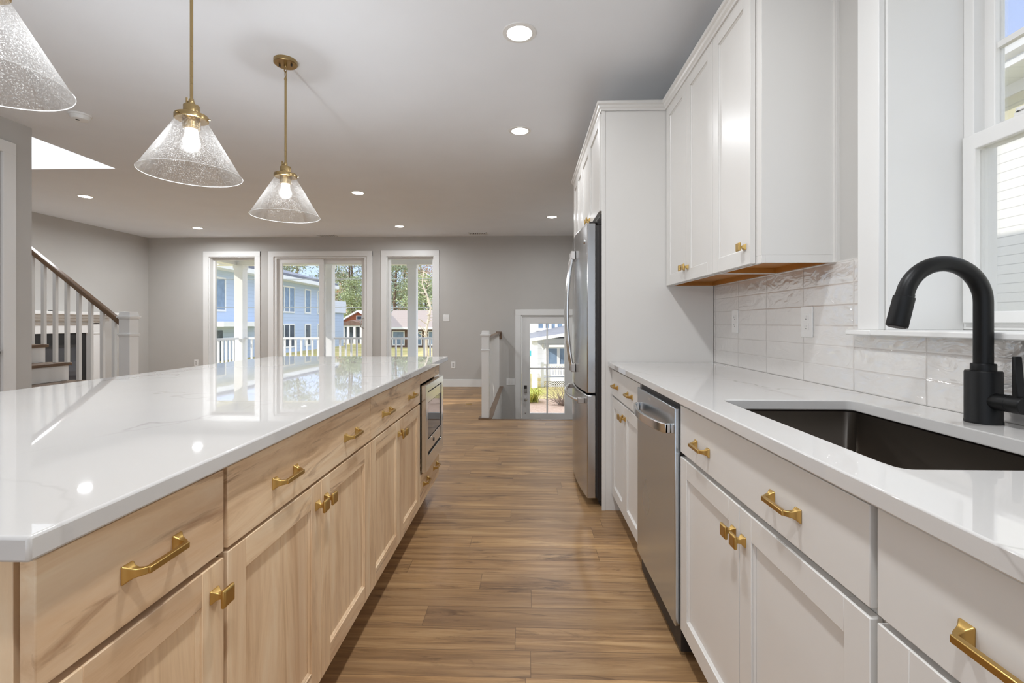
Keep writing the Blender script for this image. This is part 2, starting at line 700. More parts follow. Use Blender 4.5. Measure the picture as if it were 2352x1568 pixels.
def grid_slab(mb, axis, a, b, u0, u1, v0, v1, holes):
    """slab with rectangular holes; axis = normal; (u,v) are the two other axes in xyz order"""
    us = sorted({u0, u1, *[h[0] for h in holes], *[h[1] for h in holes]})
    vv = sorted({v0, v1, *[h[2] for h in holes], *[h[3] for h in holes]})
    us = [u for u in us if u0 <= u <= u1]
    vv = [v for v in vv if v0 <= v <= v1]

    def solid(i, j):
        if i < 0 or j < 0 or i >= len(us) - 1 or j >= len(vv) - 1:
            return False
        cu, cv = (us[i] + us[i + 1]) / 2, (vv[j] + vv[j + 1]) / 2
        return not any(h[0] < cu < h[1] and h[2] < cv < h[3] for h in holes)
    cache = {}

    def V(w, u, v):
        k = (w, round(u, 6), round(v, 6))
        if k not in cache:
            cache[k] = mb.bm.verts.new({'x': (w, u, v), 'y': (u, w, v), 'z': (u, v, w)}[axis])
        return cache[k]
    for i in range(len(us) - 1):
        for j in range(len(vv) - 1):
            if not solid(i, j):
                continue
            p, q, r, s = us[i], us[i + 1], vv[j], vv[j + 1]
            mb.face([V(a, p, r), V(a, p, s), V(a, q, s), V(a, q, r)])
            mb.face([V(b, p, r), V(b, q, r), V(b, q, s), V(b, p, s)])
            if not solid(i - 1, j):
                mb.face([V(a, p, r), V(b, p, r), V(b, p, s), V(a, p, s)])
            if not solid(i + 1, j):
                mb.face([V(a, q, r), V(a, q, s), V(b, q, s), V(b, q, r)])
            if not solid(i, j - 1):
                mb.face([V(a, p, r), V(a, q, r), V(b, q, r), V(b, p, r)])
            if not solid(i, j + 1):
                mb.face([V(a, p, s), V(b, p, s), V(b, q, s), V(a, q, s)])
    return mb


# ------------------------------------------------------------------ room shell
XR, XL, YB, YF, ZC = 1.16, -6.95, 8.554, -2.8, 2.72
XP = -3.98                                     # pantry wall face
HOLE = (-0.43, XR, 5.67, YB)                   # stairwell in the floor
OPEN = (-5.9, -4.16, 3.735, 4.70)              # stairwell in the ceiling

struct(grid_slab(MB(), 'z', -0.3, 0.0, XL, XR, YF, YB, [HOLE]).build('floor', 'floor_planks', smooth=0))
struct(grid_slab(MB(), 'z', ZC, ZC + 0.3, XL - 0.2, XR + 0.3, YF - 0.2, YB + 0.2, [OPEN]).build('ceiling', 'ceiling_paint', smooth=0))
WIN_R = (0.56, 1.565, 1.11, 2.45)
struct(grid_slab(MB(), 'x', XR, XR + 0.31, YF, YB + 0.2, -1.2, ZC, [WIN_R]).build('wall_right', 'wall_paint', smooth=0))
W1 = (-5.81, -4.95, 0.28, 2.365)
SL = (-4.60, -2.88, 0.02, 2.362)
W2 = (-2.522, -1.66, 0.28, 2.368)
DR = (-0.08, 0.862, -0.745, 1.292)
struct(grid_slab(MB(), 'y', YB, YB + 0.17, XL - 0.2, XR, -1.2, ZC, [W1, SL, W2, DR]).build('wall_back', 'wall_paint', smooth=0))
struct(box(XL - 0.2, XL, YF, YB, 0, ZC).build('wall_left', 'wall_paint', smooth=0))
struct(grid_slab(MB(), 'y', YF - 0.2, YF, XL, XR, 0, ZC, [(-3.8, 1.0, 0.03, 2.62)]).build('wall_front', 'wall_paint', smooth=0))  # unseen wall behind the camera, opened wide to let more daylight in
PD = (2.60, 3.49, 0, 2.452)
struct(grid_slab(MB(), 'x', -4.12, XP, YF, 3.715, 0, ZC, [PD]).build('wall_pantry', 'wall_paint', smooth=0))
struct(box(XL, -4.12, 3.60, 3.715, 0, ZC).build('wall_stair', 'wall_paint', smooth=0))
# upper storey round the open stairwell and the house above
m = MB()
z0, z1 = ZC, 3.7
x0, x1, y0, y1 = OPEN
m.box(x1, x1 + 0.12, y0, y1, z0 + .3, z1)
m.box(x0 - 0.12, x1 + 0.12, y1, y1 + 0.12, z0 + .3, z1).box(x0 - 0.12, x1 + 0.12, y0 - 0.12, y0, z0 + .3, z1)
struct(m.build('wall_upper', 'ceiling_paint', smooth=0))
m = MB().mat('siding_white')
m.box(x1 + 0.12, XR + 0.31, YF - 0.2, YB + 0.2, ZC + .3, 6.4)
struct(m.build('wall_storey', smooth=0))

# stairwell down to the door: steps, landing, side wall
m = MB().mat('stair_oak')
for k in range(3):
    m.box(-0.43, XR - .002, 5.67 + 0.27 * k, 5.67 + 0.27 * (k + 1) + 0.02, -0.186 * (k + 1) - 0.03, -0.186 * (k + 1))
m.box(-0.43, XR - .002, 6.48, YB - .002, -0.80, -0.745)
m.mat('trim_white')
for k in range(4):
    m.box(-0.43, XR - .002, 5.672 + 0.27 * k, 5.69 + 0.27 * k, -0.186 * (k + 1), -0.186 * k - 0.03)
tag(m.build('entry_steps', smooth=0), 'short flight of oak steps with landing dropping to the glazed entry door', 'stairs')
struct(box(-0.55, -0.432, 5.67, YB, -1.2, -0.3).build('wall_stairwell', 'trim_white', smooth=0))
m = MB()
m.box(-0.432, -0.424, 5.70, YB, -0.28, -0.02).box(-0.424, -0.418, 5.70, YB, -0.06, -0.02)
struct(m.build('trim_1', 'trim_white', smooth=0))
struct(MB().box(-0.43, XR, 5.645, 5.675, -0.02, 0.006).box(-0.55, -0.40, 5.70, YB, 0.0, 0.012).build('trim_2', 'stair_oak', bevel=0.003))

# baseboards
m = MB()
bb = 0.134
for a, b in ((XL, -5.91), (-4.86, -4.71), (-2.78, -2.62), (-1.57, -0.54)):
    m.box(a, b, YB - 0.016, YB, 0, bb)
struct(m.build('baseboard_back', 'trim_white', bevel=0.003))
struct(MB().box(XL, XL + 0.016, 4.0, 5.6, 0, bb).box(XL, XL + .016, 7.75, YB - .016, 0, bb).build('baseboard_left', 'trim_white', bevel=0.003))
struct(MB().box(XP, XP + 0.016, YF, 2.50, 0, bb).box(XP, XP + 0.016, 3.585, 3.715, 0, bb).build('baseboard_pantry', 'trim_white', bevel=0.003))
struct(MB().box(XR - 0.016, XR, 4.6, 5.60, 0, bb).build('baseboard_right', 'trim_white', bevel=0.003))


# ------------------------------------------------------------------ windows and doors of the back wall
def casing(mb, x0, x1, z0, z1, w=0.10, t=0.019, y=YB, sill=False):
    mb.box(x0 - w, x0, y - t, y, z0 - (w if sill else 0), z1 + w)
    mb.box(x1, x1 + w, y - t, y, z0 - (w if sill else 0), z1 + w)
    mb.box(x0 - w, x1 + w, y - t - 0.001, y, z1, z1 + w)
    if sill:
        mb.box(x0 - w, x1 + w, y - t - 0.001, y, z0 - w, z0)


def back_window(n, h):
    x0, x1, z0, z1 = h
    e = thing('window_%d' % n, 'tall fixed window with white casing', 'window', ((x0 + x1) / 2, YB, z0))
    del e['label'], e['category']
    struct(e)
    m = MB()
    casing(m, x0, x1, z0, z1, sill=True)
    m.build('window_casing', 'trim_white', e, 0.003)
    t = 0.012
    grid_slab(MB(), 'y', YB + .0005, YB + 0.17, x0, x1, z0, z1, [(x0 + t, x1 - t, z0 + t, z1 - t)]).build('window_jamb', 'trim_white', e)
    a, b, c, d = x0 + t, x1 - t, z0 + t, z1 - t
    f = 0.034
    grid_slab(MB(), 'y', YB + .10, YB + 0.15, a, b, c, d, [(a + f, b - f, c + f + .02, d - f)]).build('window_frame', 'trim_white', e, 0.003)
    box(a + f, b - f, YB + 0.122, YB + 0.128, c + f, d - f).build('pane', 'window_glass', e)
    return e


back_window(1, W1)
back_window(2, W2)

# sliding patio door
x0, x1, z0, z1 = SL
e = struct(thing('door_1', '', '', ((x0 + x1) / 2, YB, 0)))
del e['label'], e['category']
m = MB()
casing(m, x0, x1, 0, z1)
m.build('door_casing', 'trim_white', e, 0.003)
grid_slab(MB(), 'y', YB + .0005, YB + .17, x0, x1, 0.001, z1, [(x0 + .05, x1 - .05, .04, z1 - .03)]).build('door_frame', 'trim_white', e, 0.004)
xm = (x0 + x1) / 2


def slider_panel(a, b, y, name):
    f = 0.085
    p = grid_slab(MB(), 'y', y, y + .04, a, b, .041, z1 - .031, [(a + f, b - f, .041 + f, z1 - .031 - f)]).build(name, 'trim_white', e, 0.004)
    box(a + f, b - f, y + 0.017, y + 0.023, 0.04 + f, z1 - 0.03 - f).build('pane', 'window_glass', p)
    return p


slider_panel(x0 + 0.05, xm + 0.04, YB + 0.045, 'sliding_panel')
rp = slider_panel(xm - 0.04, x1 - 0.05, YB + 0.095, 'sliding_panel')
m = MB()
hx = x1 - 0.085
m.tube([(hx, YB + 0.094, 1.05), (hx - .05, YB + 0.055, 1.08), (hx - .055, YB + 0.05, 1.15), (hx - .05, YB + 0.055, 1.22), (hx, YB + 0.094, 1.25)], 0.009, 10)
m.build('pull_handle', 'nickel', rp)

# glazed entry door below the floor edge
x0, x1, z0, z1 = DR
e = struct(thing('door_2', '', '', ((x0 + x1) / 2, YB, z0)))
del e['label'], e['category']
m = MB()
casing(m, x0, x1, z0, z1, w=0.105)
m.build('door_casing', 'trim_white', e, 0.003)
m = MB()
m.box(x0, x0 + 0.012, YB, YB + .17, z0, z1).box(x1 - .012, x1, YB, YB + .17, z0, z1).box(x0, x1, YB, YB + .17, z1 - .012, z1)
m.build('door_jamb', 'trim_white', e)
a, b = x0 + 0.015, x1 - 0.015
gx0, gx1, gz0, gz1 = 0.078, 0.704, -0.473, 1.142
y0 = YB + 0.02
leaf = grid_slab(MB(), 'y', y0, y0 + 0.045, a, b, z0 + 0.01, z1 - 0.015, [(gx0, gx1, gz0, gz1)]).build('door_leaf', 'trim_white', e, 0.004)
m = MB()
xm = (gx0 + gx1) / 2
zm = 0.335
m.box(xm - 0.013, xm + 0.013, y0 + 0.004, y0 + 0.036, gz0, gz1)
m.box(gx0, xm - 0.013, y0 + 0.004, y0 + 0.036, zm - 0.013, zm + 0.013).box(xm + 0.013, gx1, y0 + 0.004, y0 + 0.036, zm - 0.013, zm + 0.013)
m.build('muntin', 'trim_white', leaf, 0.003)
box(gx0, gx1, y0 + 0.02, y0 + 0.026, gz0, gz1).build('pane', 'window_glass', leaf)
m = MB()
kx = 0.0
m.box(kx - 0.028, kx + 0.028, y0 - 0.03, y0, -0.11, 0.035)
lk = m.build('keypad_lock', 'nickel', leaf, 0.012)
box(kx - 0.026, kx + 0.026, y0 - 0.036, y0 - 0.028, -0.03, 0.03).build('keypad', 'slot_dark', leaf, 0.008)
m = MB()
m.lathe([(0.0, y0 - 0.065), (0.02, y0 - 0.063), (0.028, y0 - 0.05), (0.022, y0 - 0.035), (0.012, y0 - 0.03), (0.012, y0 - 0.01), (0.033, y0 - 0.008), (0.033, y0)], (kx, -0.223), 24, 'y')
m.build('door_knob', 'nickel', leaf)
m = MB()
m.lathe([(0.0, y0 - 0.006), (0.012, y0 - 0.005), (0.012, y0)], (kx - 0.005, -0.47), 16, 'y')
m.build('door_stop', 'nickel', leaf)

# pantry door at the left edge of the picture
e = struct(thing('door_3', '', '', (XP, 3.05, 0)))
del e['label'], e['category']
m = MB()
w = 0.092
y0, y1, z1 = PD[0], PD[1], PD[3]
m.box(XP, XP + 0.019, y0 - w, y0, 0, z1 + w).box(XP, XP + 0.019, y1, y1 + w, 0, z1 + w).box(XP, XP + 0.02, y0 - w, y1 + w, z1, z1 + w)
m.build('door_casing', 'trim_white', e, 0.003)
m = MB()
m.box(XP - 0.05, XP - 0.012, y0 + .003, y0 + 0.12, 0.01, z1 - .004).box(XP - 0.05, XP - 0.012, y1 - 0.12, y1 - .003, 0.01, z1 - .004)
for a, b in ((0.01, 0.24), (0.95, 1.08), (z1 - 0.14, z1 - .004)):
    m.box(XP - 0.05, XP - 0.012, y0 + 0.12, y1 - 0.12, a, b)
m.box(XP - 0.04, XP - 0.024, y0 + 0.12, y1 - 0.12, 0.24, z1 - 0.14)
leaf = m.build('door_leaf', 'trim_white', e, 0.003)
m = MB()
m.lathe([(0.03, XP - 0.012), (0.03, XP - 0.004), (0.011, XP), (0.011, XP + 0.02), (0.026, XP + 0.028), (0.028, XP + 0.045), (0.0, XP + 0.055)], (y1 - 0.07, 0.93), 20, 'x')
m.build('door_knob', 'slot_dark', leaf)

# ------------------------------------------------------------------ window over the sink
y0, y1, z0, z1 = WIN_R
e = struct(thing('window_3', '', '', (XR, (y0 + y1) / 2, z0)))
del e['label'], e['category']
m = MB()
cw = 0.098
for a, b in ((y1, y1 + cw), (y0 - cw, y0)):
    m.box(XR - 0.02, XR, a, b, z0 + 0.018, z1 + cw)
m.box(XR - 0.021, XR, y0 - cw, y1 + cw, z1, z1 + cw)
m.build('window_casing', 'trim_white', e, 0.002)
m = MB()
m.box(XR - 0.05, XR + 0.24, y0 + 0.001, y1 - 0.001, z0, z0 + 0.018).box(XR - 0.05, XR, y1 - .001, y1 + cw + 0.02, z0, z0 + 0.018).box(XR - 0.05, XR, y0 - cw - .02, y0 + .001, z0, z0 + 0.018)
m.build('window_sill', 'trim_white', e, 0.004)
grid_slab(MB(), 'x', XR + .0005, XR + .235, y0, y1, z0 + .0185, z1, [(y0 + .012, y1 - .012, z0 - 1, z1 - .012)]).build('window_jamb', 'trim_white', e)
XW = XR + 0.24
grid_slab(MB(), 'x', XW - .004, XW + .07, y0, y1, z0 + .0185, z1, [(y0 + .045, y1 - .045, z0 + .05, z1 - .05)]).build('window_frame', 'trim_white', e, 0.003)
zr = 1.735                                             # top of the lower sash
ya, yb = y0 + 0.022, y1 - 0.022
f = 0.042
s1 = grid_slab(MB(), 'x', XW - .018, XW + .016, ya, yb, z0 + .04, zr, [(ya + f, yb - f, z0 + .075, zr - .048)]).build('lower_sash', 'trim_white', e, 0.003)
box(XW - 0.002, XW + 0.003, ya + f, yb - f, z0 + .07, zr - .048).build('pane', 'window_glass', s1)
m = MB()
m.box(XW - 0.012, XW + 0.012, 1.33, 1.39, zr, zr + 0.012).lathe([(0.016, zr + .012), (0.016, zr + 0.022), (0.0, zr + 0.024)], (XW - 0.002, 1.372), 16)
m.box(XW - 0.016, XW - 0.004, 1.32, 1.375, zr + 0.012, zr + 0.02)
m.build('sash_lock', 'trim_white', s1, 0.002)
ya, yb = y0 + 0.035, y1 - 0.035
s2 = grid_slab(MB(), 'x', XW + .03, XW + .062, ya, yb, zr - .04, z1 - .045, [(ya + f, yb - f, zr - .003, z1 - .09)]).build('upper_sash', 'trim_white', e, 0.003)
box(XW + 0.044, XW + 0.049, ya + f, yb - f, zr - .01, z1 - .09).build('pane', 'window_glass', s2)
m = MB()
ym = (ya + yb) / 2
m.box(XW + 0.038, XW + 0.056, ya + f, yb - f, 1.988, 2.006)
m.box(XW + 0.038, XW + 0.056, ym - .009, ym + .009, zr, 1.988).box(XW + 0.038, XW + 0.056, ym - .009, ym + .009, 2.006, z1 - .09)
m.build('muntin', 'trim_white', s2)

# tiled backsplash
m = MB()
XT = XR - 0.010
m.box(XT, XR, y1 + cw, 2.93, 0.913, 1.378)
m.box(XT, XR, y0 - cw, y1 + cw, 0.913, z0)
m.box(XT, XR, -0.6, y0 - cw, 0.913, 1.378)
struct(m.build('wall_backsplash', 'wavy_tile', smooth=0))


# ------------------------------------------------------------------ hardware
def pull_mesh(mb, s, X, yc, zc, L=0.098):
    """arched bar pull with flared square feet; s = outward direction along x, base at X"""
    h = 0.027
    for q in (-1, 1):
        ye = yc + q * L / 2
        a, b = 0.0105, 0.0045
        # foot flares from a square base to the bar, sweeping inwards
        secs = [(0.0, ye, 0.0105, 0.0135), (0.003, ye, 0.010, 0.0128), (0.008, ye - q * 0.001, 0.0062, 0.0085), (0.014, ye - q * 0.003, 0.0048, 0.0062), (0.021, ye - q * 0.007, 0.0045, 0.0053), (h, ye - q * 0.015, 0.0045, 0.005)]
        prev = None
        for d, y, hy, hz in secs:
            ring = [mb.bm.verts.new((X + s * d, y + sy * hy, zc + sz * hz)) for sy, sz in ((-1, -1), (1, -1), (1, 1), (-1, 1))]
            if prev:
                for k in range(4):
                    mb.face([prev[k], prev[(k + 1) % 4], ring[(k + 1) % 4], ring[k]])
            else:
                mb.face(ring)
            prev = ring
        mb.face(prev[::-1])
    y0, y1 = yc - L / 2 + 0.008, yc + L / 2 - 0.008
    mb.box(X + s * (h - 0.007), X + s * (h + 0.002), y0, y1, zc - 0.005, zc + 0.005)
    return mb


def knob_mesh(mb, s, X, yc, zc):
    prev = None
    for d, h in ((0.0, 0.0125), (0.003, 0.0118), (0.009, 0.0065), (0.016, 0.0052), (0.021, 0.0065), (0.0225, 0.0155), (0.028, 0.0165), (0.031, 0.0135)):
        ring = [mb.bm.verts.new((X + s * d, yc + sy * h, zc + sz * h)) for sy, sz in ((-1, -1), (1, -1), (1, 1), (-1, 1))]
        if prev:
            for k in range(4):
                mb.face([prev[k], prev[(k + 1) % 4], ring[(k + 1) % 4], ring[k]])
        else:
            mb.face(ring)
        prev = ring
    mb.face(prev[::-1])
    return mb


def shaker(mb, s, X, y0, y1, z0, z1, mv, mh, f=0.06, t=0.02):
    """door whose outer face is at X; s = outward direction"""
    b = X - s * t
    mb.mat(mv)
    mb.box(b, X, y0, y0 + f, z0, z1).box(b, X, y1 - f, y1, z0, z1)
    mb.mat(mh)
    mb.box(b, X, y0 + f, y1 - f, z0, z0 + f).box(b, X, y0 + f, y1 - f, z1 - f, z1)
    mb.mat(mv)
    mb.box(b + s * 0.003, X - s * 0.010, y0 + f, y1 - f, z0 + f, z1 - f)
    # small bevelled stop round the panel
    c = 0.006
    p = X - s * 0.010
    for (ya, yb_, za, zb, n) in ((y0 + f, y0 + f + c, z0 + f, z1 - f, 'l'), (y1 - f - c, y1 - f, z0 + f, z1 - f, 'r')):
        yy = (ya, yb_) if n == 'l' else (yb_, ya)
        A = [(p, yy[0], za), (X - s * .004, yy[0], za), (p, yy[1], za), ]
        B = [(p, yy[0], zb), (X - s * .004, yy[0], zb), (p, yy[1], zb), ]
        va = [mb.bm.verts.new(q) for q in A]
        vb = [mb.bm.verts.new(q) for q in B]
        mb.face(va), mb.face(vb)
        for i in range(3):
            mb.face([va[i], va[(i + 1) % 3], vb[(i + 1) % 3], vb[i]])
    for (za, n) in ((z0 + f, 1), (z1 - f, -1)):
        A = [(p, y0 + f, za), (X - s * .004, y0 + f, za), (p, y0 + f, za + n * c)]
        B = [(p, y1 - f, za), (X - s * .004, y1 - f, za), (p, y1 - f, za + n * c)]
        va = [mb.bm.verts.new(q) for q in A]
        vb = [mb.bm.verts.new(q) for q in B]
        mb.face(va), mb.face(vb)
        for i in range(3):
            mb.face([va[i], va[(i + 1) % 3], vb[(i + 1) % 3], vb[i]])
    return mb


def add_door(e, s, X, y0, y1, z0, z1, mv, mh, knob=None, f=0.06, kz=None):
    d = shaker(MB(), s, X, y0, y1, z0, z1, mv, mh, f).build('door', None, e, 0.0012)
    if knob is not None:
        k = knob_mesh(MB(), s, X, knob[0], knob[1]).build('knob', 'brass_gold', d, 0.0012)
        k['label'] = 'square brass knob'
    return d


def add_drawer(e, s, X, y0, y1, z0, z1, mat, pulls):
    d = box(X - s * 0.02, X, y0, y1, z0, z1).build('drawer', mat, e, 0.0015)
    for py, pz in pulls:
        p = pull_mesh(MB(), s, X, py, pz).build('pull', 'brass_gold', d, 0.0012)
        p['label'] = 'arched brass pull'
    return d


# ------------------------------------------------------------------ island
XI = -0.575
XIB = -0.607                                   # face of the boxes behind the doors


def island_unit(label, y0, y1, doors, pulls, yl, yr, kind='doors'):
    e = thing('island_cabinet', label, 'cabinet', ((-1.05), (y0 + y1) / 2, 0), 'maple base cabinets of the island')
    m = MB().mat('maple_v')
    m.box(XIB, -1.18, y0, y1, 0.115, 0.8825)
    m.build('body', 'maple_v', e, 0.001)
    box(XIB - 0.065, -1.18, y0 + .0, y1, 0.0, 0.115).build('toe_kick', 'maple_h', e)
    return e


e = island_unit('narrow maple island cabinet nearest the front, one drawer over one door', 0.545, 0.894, 1, 1, 0, 0)
add_drawer(e, 1, XI, 0.541, 0.889, 0.716, 0.872, 'maple_h', [(0.717, 0.790)])
add_door(e, 1, XI, 0.541, 0.889, 0.147, 0.704, 'maple_v', 'maple_h', (0.860, 0.648))
e = island_unit('wide maple island cabinet second from the front, two pulls on one drawer', 0.8945, 1.7458, 2, 2, 0, 0)
add_drawer(e, 1, XI, 0.901, 1.744, 0.716, 0.872, 'maple_h', [(1.12, 0.784), (1.548, 0.784)])
add_door(e, 1, XI, 0.901, 1.321, 0.147, 0.708, 'maple_v', 'maple_h', (1.294, 0.648))
add_door(e, 1, XI, 1.323, 1.744, 0.147, 0.708, 'maple_v', 'maple_h', (1.350, 0.648))
e = island_unit('wide maple island cabinet beside the microwave, two pulls on one drawer', 1.7462, 2.5758, 2, 2, 0, 0)
add_drawer(e, 1, XI, 1.748, 2.573, 0.716, 0.872, 'maple_h', [(1.945, 0.784), (2.375, 0.784)])
add_door(e, 1, XI, 1.748, 2.159, 0.147, 0.708, 'maple_v', 'maple_h', (2.132, 0.648))
add_door(e, 1, XI, 2.161, 2.573, 0.147, 0.708, 'maple_v', 'maple_h', (2.188, 0.648))
# microwave cabinet: an open box round the appliance
y0, y1 = 2.5762, 3.142
e = thing('island_cabinet', 'maple island cabinet at the far end holding the built-in microwave', 'cabinet', (-1.05, (y0 + y1) / 2, 0), 'maple base cabinets of the island')
m = MB().mat('maple_v')
m.box(XIB, -1.18, y0, y0 + 0.018, 0.115, 0.8825).box(XIB, -1.18, y1 - 0.018, y1, 0.115, 0.8825)
m.box(XIB, -1.18, y0 + .018, y1 - .018, 0.115, 0.135).box(XIB, -1.18, y0 + .018, y1 - .018, 0.318, 0.336).box(XIB, -1.18, y0 + .018, y1 - .018, 0.80, 0.8825)
m.box(-1.16, -1.18, y0 + .018, y1 - .018, 0.135, 0.80)
m.build('body', 'maple_v', e)
box(XIB - 0.065, -1.18, y0, y1, 0, 0.115).build('toe_kick', 'maple_h', e)
box(XI - 0.02, XI, y0 + .002, y1, 0.815, 0.872).build('top_rail', 'maple_h', e, 0.0012)
add_drawer(e, 1, XI, y0 + .002, y1 - .001, 0.147, 0.312, 'maple_h', [(2.71, 0.245), (3.00, 0.245)])
box(-1.18, -1.20, 0.545, 3.142, 0.0, 0.8825).build('island_back', 'maple_v')
bk = COL.objects['island_back']
bk.name = 'back_panel'
bk.name = 'island_back_panel'
tag(bk, 'plain maple panel closing the seating side of the island', 'panel')

# microwave
yc0, yc1 = 2.598, 3.142
XM = -0.547
e = thing('microwave', 'built-in stainless microwave with dark window in the end of the island', 'microwave', (-0.75, 2.86, 0.336))
box(-1.02, XIB - .002, 2.605, 3.110, 0.3375, 0.785).build('body', 'gasket_dark', e)
m = grid_slab(MB(), 'x', XI + .001, XM, yc0, yc1, 0.326, 0.806, [(yc0 + 0.055, yc1 - 0.06, 0.405, 0.765)])
m.build('trim_frame', 'steel_bright', e, 0.002)
m = MB()
m.box(XIB + .001, XI + .012, yc0 + 0.04, yc1 - 0.045, 0.39, 0.78)
m.build('door', 'gasket_dark', e)
d0, d1 = yc0 + 0.063, yc1 - 0.072
box(XI + .012, XM - 0.004, d0, d1, 0.70, 0.757).build('top_band', 'steel_bright', e, 0.001)
box(XI + .012, XM - .004, d0, d1, 0.42, 0.49).build('control_band', 'steel_bright', e, 0.001)
box(XI + .012, XM - 0.007, d0, d1, 0.494, 0.697).build('window', 'dark_glass', e, 0.001)
m = MB()
m.lathe([(0.011, XM - 0.004), (0.011, XM - 0.001), (0.0, XM - 0.001)], ((d0 + d1) / 2 - .03, 0.455), 20, 'x')
m.build('button', 'slot_dark', e)

# countertop with eased edges
m = MB()
m.box(-1.82, -0.551, 0.511, 3.365, 0.883, 0.913)
tag(m.build('island_countertop', 'quartz', None, 0.004), 'long white quartz countertop with faint grey veins on the maple island', 'countertop')

# ------------------------------------------------------------------ right-hand base cabinets
XB = 0.53
XBB = 0.5525


def base_unit(label, y0, y1):
    e = thing('base_cabinet', label, 'cabinet', (0.85, (y0 + y1) / 2, 0), 'white base cabinets along the right wall')
    return e


def base_body(e, y0, y1, open_top=False):
    if open_top:
        m = MB().mat('cabinet_white')
        m.box(XBB, 1.148, y0, y0 + .018, 0.10, 0.8825).box(XBB, 1.148, y1 - .018, y1, 0.10, 0.8825)
        m.box(XBB, 1.148, y0 + .018, y1 - .018, 0.10, 0.12).box(XBB, XBB + .018, y0 + .018, y1 - .018, 0.12, 0.8825)
        m.build('body', 'cabinet_white', e)
    else:
        box(XBB, 1.148, y0, y1, 0.10, 0.8825).build('body', 'cabinet_white', e, 0.001)
    box(XBB + 0.065, 1.148, y0, y1, 0.0, 0.10).build('toe_kick', 'cabinet_white', e)


V = 'cabinet_white'
e = base_unit('white base cabinet between dishwasher and refrigerator panel, two pulls on its drawer', 2.21, 2.93)
base_body(e, 2.206, 2.929)
add_drawer(e, -1, XB, 2.213, 2.926, 0.714, 0.868, V, [(2.79, 0.778), (2.42, 0.782)])
add_door(e, -1, XB, 2.571, 2.926, 0.105, 0.703, V, V, (2.60, 0.64))
add_door(e, -1, XB, 2.213, 2.568, 0.105, 0.703, V, V, (2.54, 0.64))
e = base_unit('white sink base cabinet with wide false drawer front and two doors', 0.74, 1.64)
base_body(e, 0.738, 1.643, True)
add_drawer(e, -1, XB, 0.746, 1.639, 0.711, 0.870, V, [(1.439, 0.775), (0.985, 0.778)])
add_door(e, -1, XB, 0.746, 1.191, 0.105, 0.695, V, V, (1.168, 0.622))
add_door(e, -1, XB, 1.194, 1.639, 0.105, 0.695, V, V, (1.222, 0.622))
e = base_unit('white base cabinet cut by the right edge, nearest the front', -0.2, 0.73)
base_body(e, -0.2, 0.7375)
add_drawer(e, -1, XB, -0.19, 0.731, 0.711, 0.872, V, [(0.535, 0.778), (0.03, 0.778)])
add_door(e, -1, XB, 0.2735, 0.731, 0.105, 0.699, V, V, (0.30, 0.622))
add_door(e, -1, XB, -0.19, 0.2705, 0.105, 0.699, V, V, (0.245, 0.622))

# dishwasher
e = thing('dishwasher', 'stainless steel dishwasher with bowed bar handle under the white counter', 'dishwasher', (0.8, 1.92, 0))
box(0.535, 1.10, 1.650, 2.198, 0.02, 0.875).build('body', 'gasket_dark', e)
m = MB()
m.box(0.515, 0.534, 1.652, 2.2, 0.105, 0.857)
d = m.build('door', 'steel', e, 0.003)
# bowed handle: flat bar seen from above as an arch
m = MB()
n = 16
hz0, hz1 = 0.758, 0.793
ya, yb = 1.70, 2.165
prev = None
for i in range(n + 1):
    f = i / n
    y = ya + (yb - ya) * f
    x = 0.513 - 0.012 - 0.036 * math.sin(PI * f) ** 0.7
    ring = [m.bm.verts.new(p) for p in ((x - 0.006, y, hz0), (x + 0.006, y, hz0), (x + 0.006, y, hz1), (x - 0.006, y, hz1))]
    if prev:
        for k in range(4):
            m.face([prev[k], prev[(k + 1) % 4], ring[(k + 1) % 4], ring[k]])
    else:
        m.face(ring)
    prev = ring
m.face(prev[::-1])
for y in (ya, yb - 0.012):
    m.box(0.495, 0.515, y, y + 0.012, hz0, hz1)
m.build('handle', 'steel_bright', d, 0.003)
m = MB()
m.box(0.536, 0.56, 1.652, 2.2, 0.02, 0.10)
m.build('toe_panel', 'gasket_dark', e)
m = MB()
for k, z in enumerate((0.838, 0.832)):
    m.box(0.5143, 0.5151, 1.965 + k * .004, 2.02 - k * .01, z - .0014, z + .0014)
m.build('badge', 'steel_bright', d)

# countertop with the sink cut-out
SX0, SX1, SY0, SY1 = 0.609, 1.003, 0.790, 1.488


def round_rect(x0, x1, y0, y1, r, n=6):
    pts = []
    for cx, cy, a0 in ((x1 - r, y1 - r, 0), (x0 + r, y1 - r, PI / 2), (x0 + r, y0 + r, PI), (x1 - r, y0 + r, 3 * PI / 2)):
        for k in range(n + 1):
            a = a0 + PI / 2 * k / n
            pts.append((cx + r * math.cos(a), cy + r * math.sin(a)))
    return pts


m = MB()
bm = m.bm
outer = [bm.verts.new((x, y, 0.913)) for x, y in ((0.507, -0.6), (1.1495, -0.6), (1.1495, 2.929), (0.507, 2.929))]
inner = [bm.verts.new((x, y, 0.913)) for x, y in round_rect(SX0, SX1, SY0, SY1, 0.022)]
ed = []
for L in (outer, inner):
    for i in range(len(L)):
        ed.append(bm.edges.new((L[i], L[(i + 1) % len(L)])))
bmesh.ops.triangle_fill(bm, use_beauty=True, use_dissolve=False, edges=ed)
ex = bmesh.ops.extrude_face_region(bm, geom=list(bm.faces))
bmesh.ops.translate(bm, vec=(0, 0, -0.03), verts=[v for v in ex['geom'] if isinstance(v, bmesh.types.BMVert)])
tag(m.build('kitchen_countertop', 'quartz', None, 0.003), 'white quartz countertop with the sink cut-out along the right wall', 'countertop')

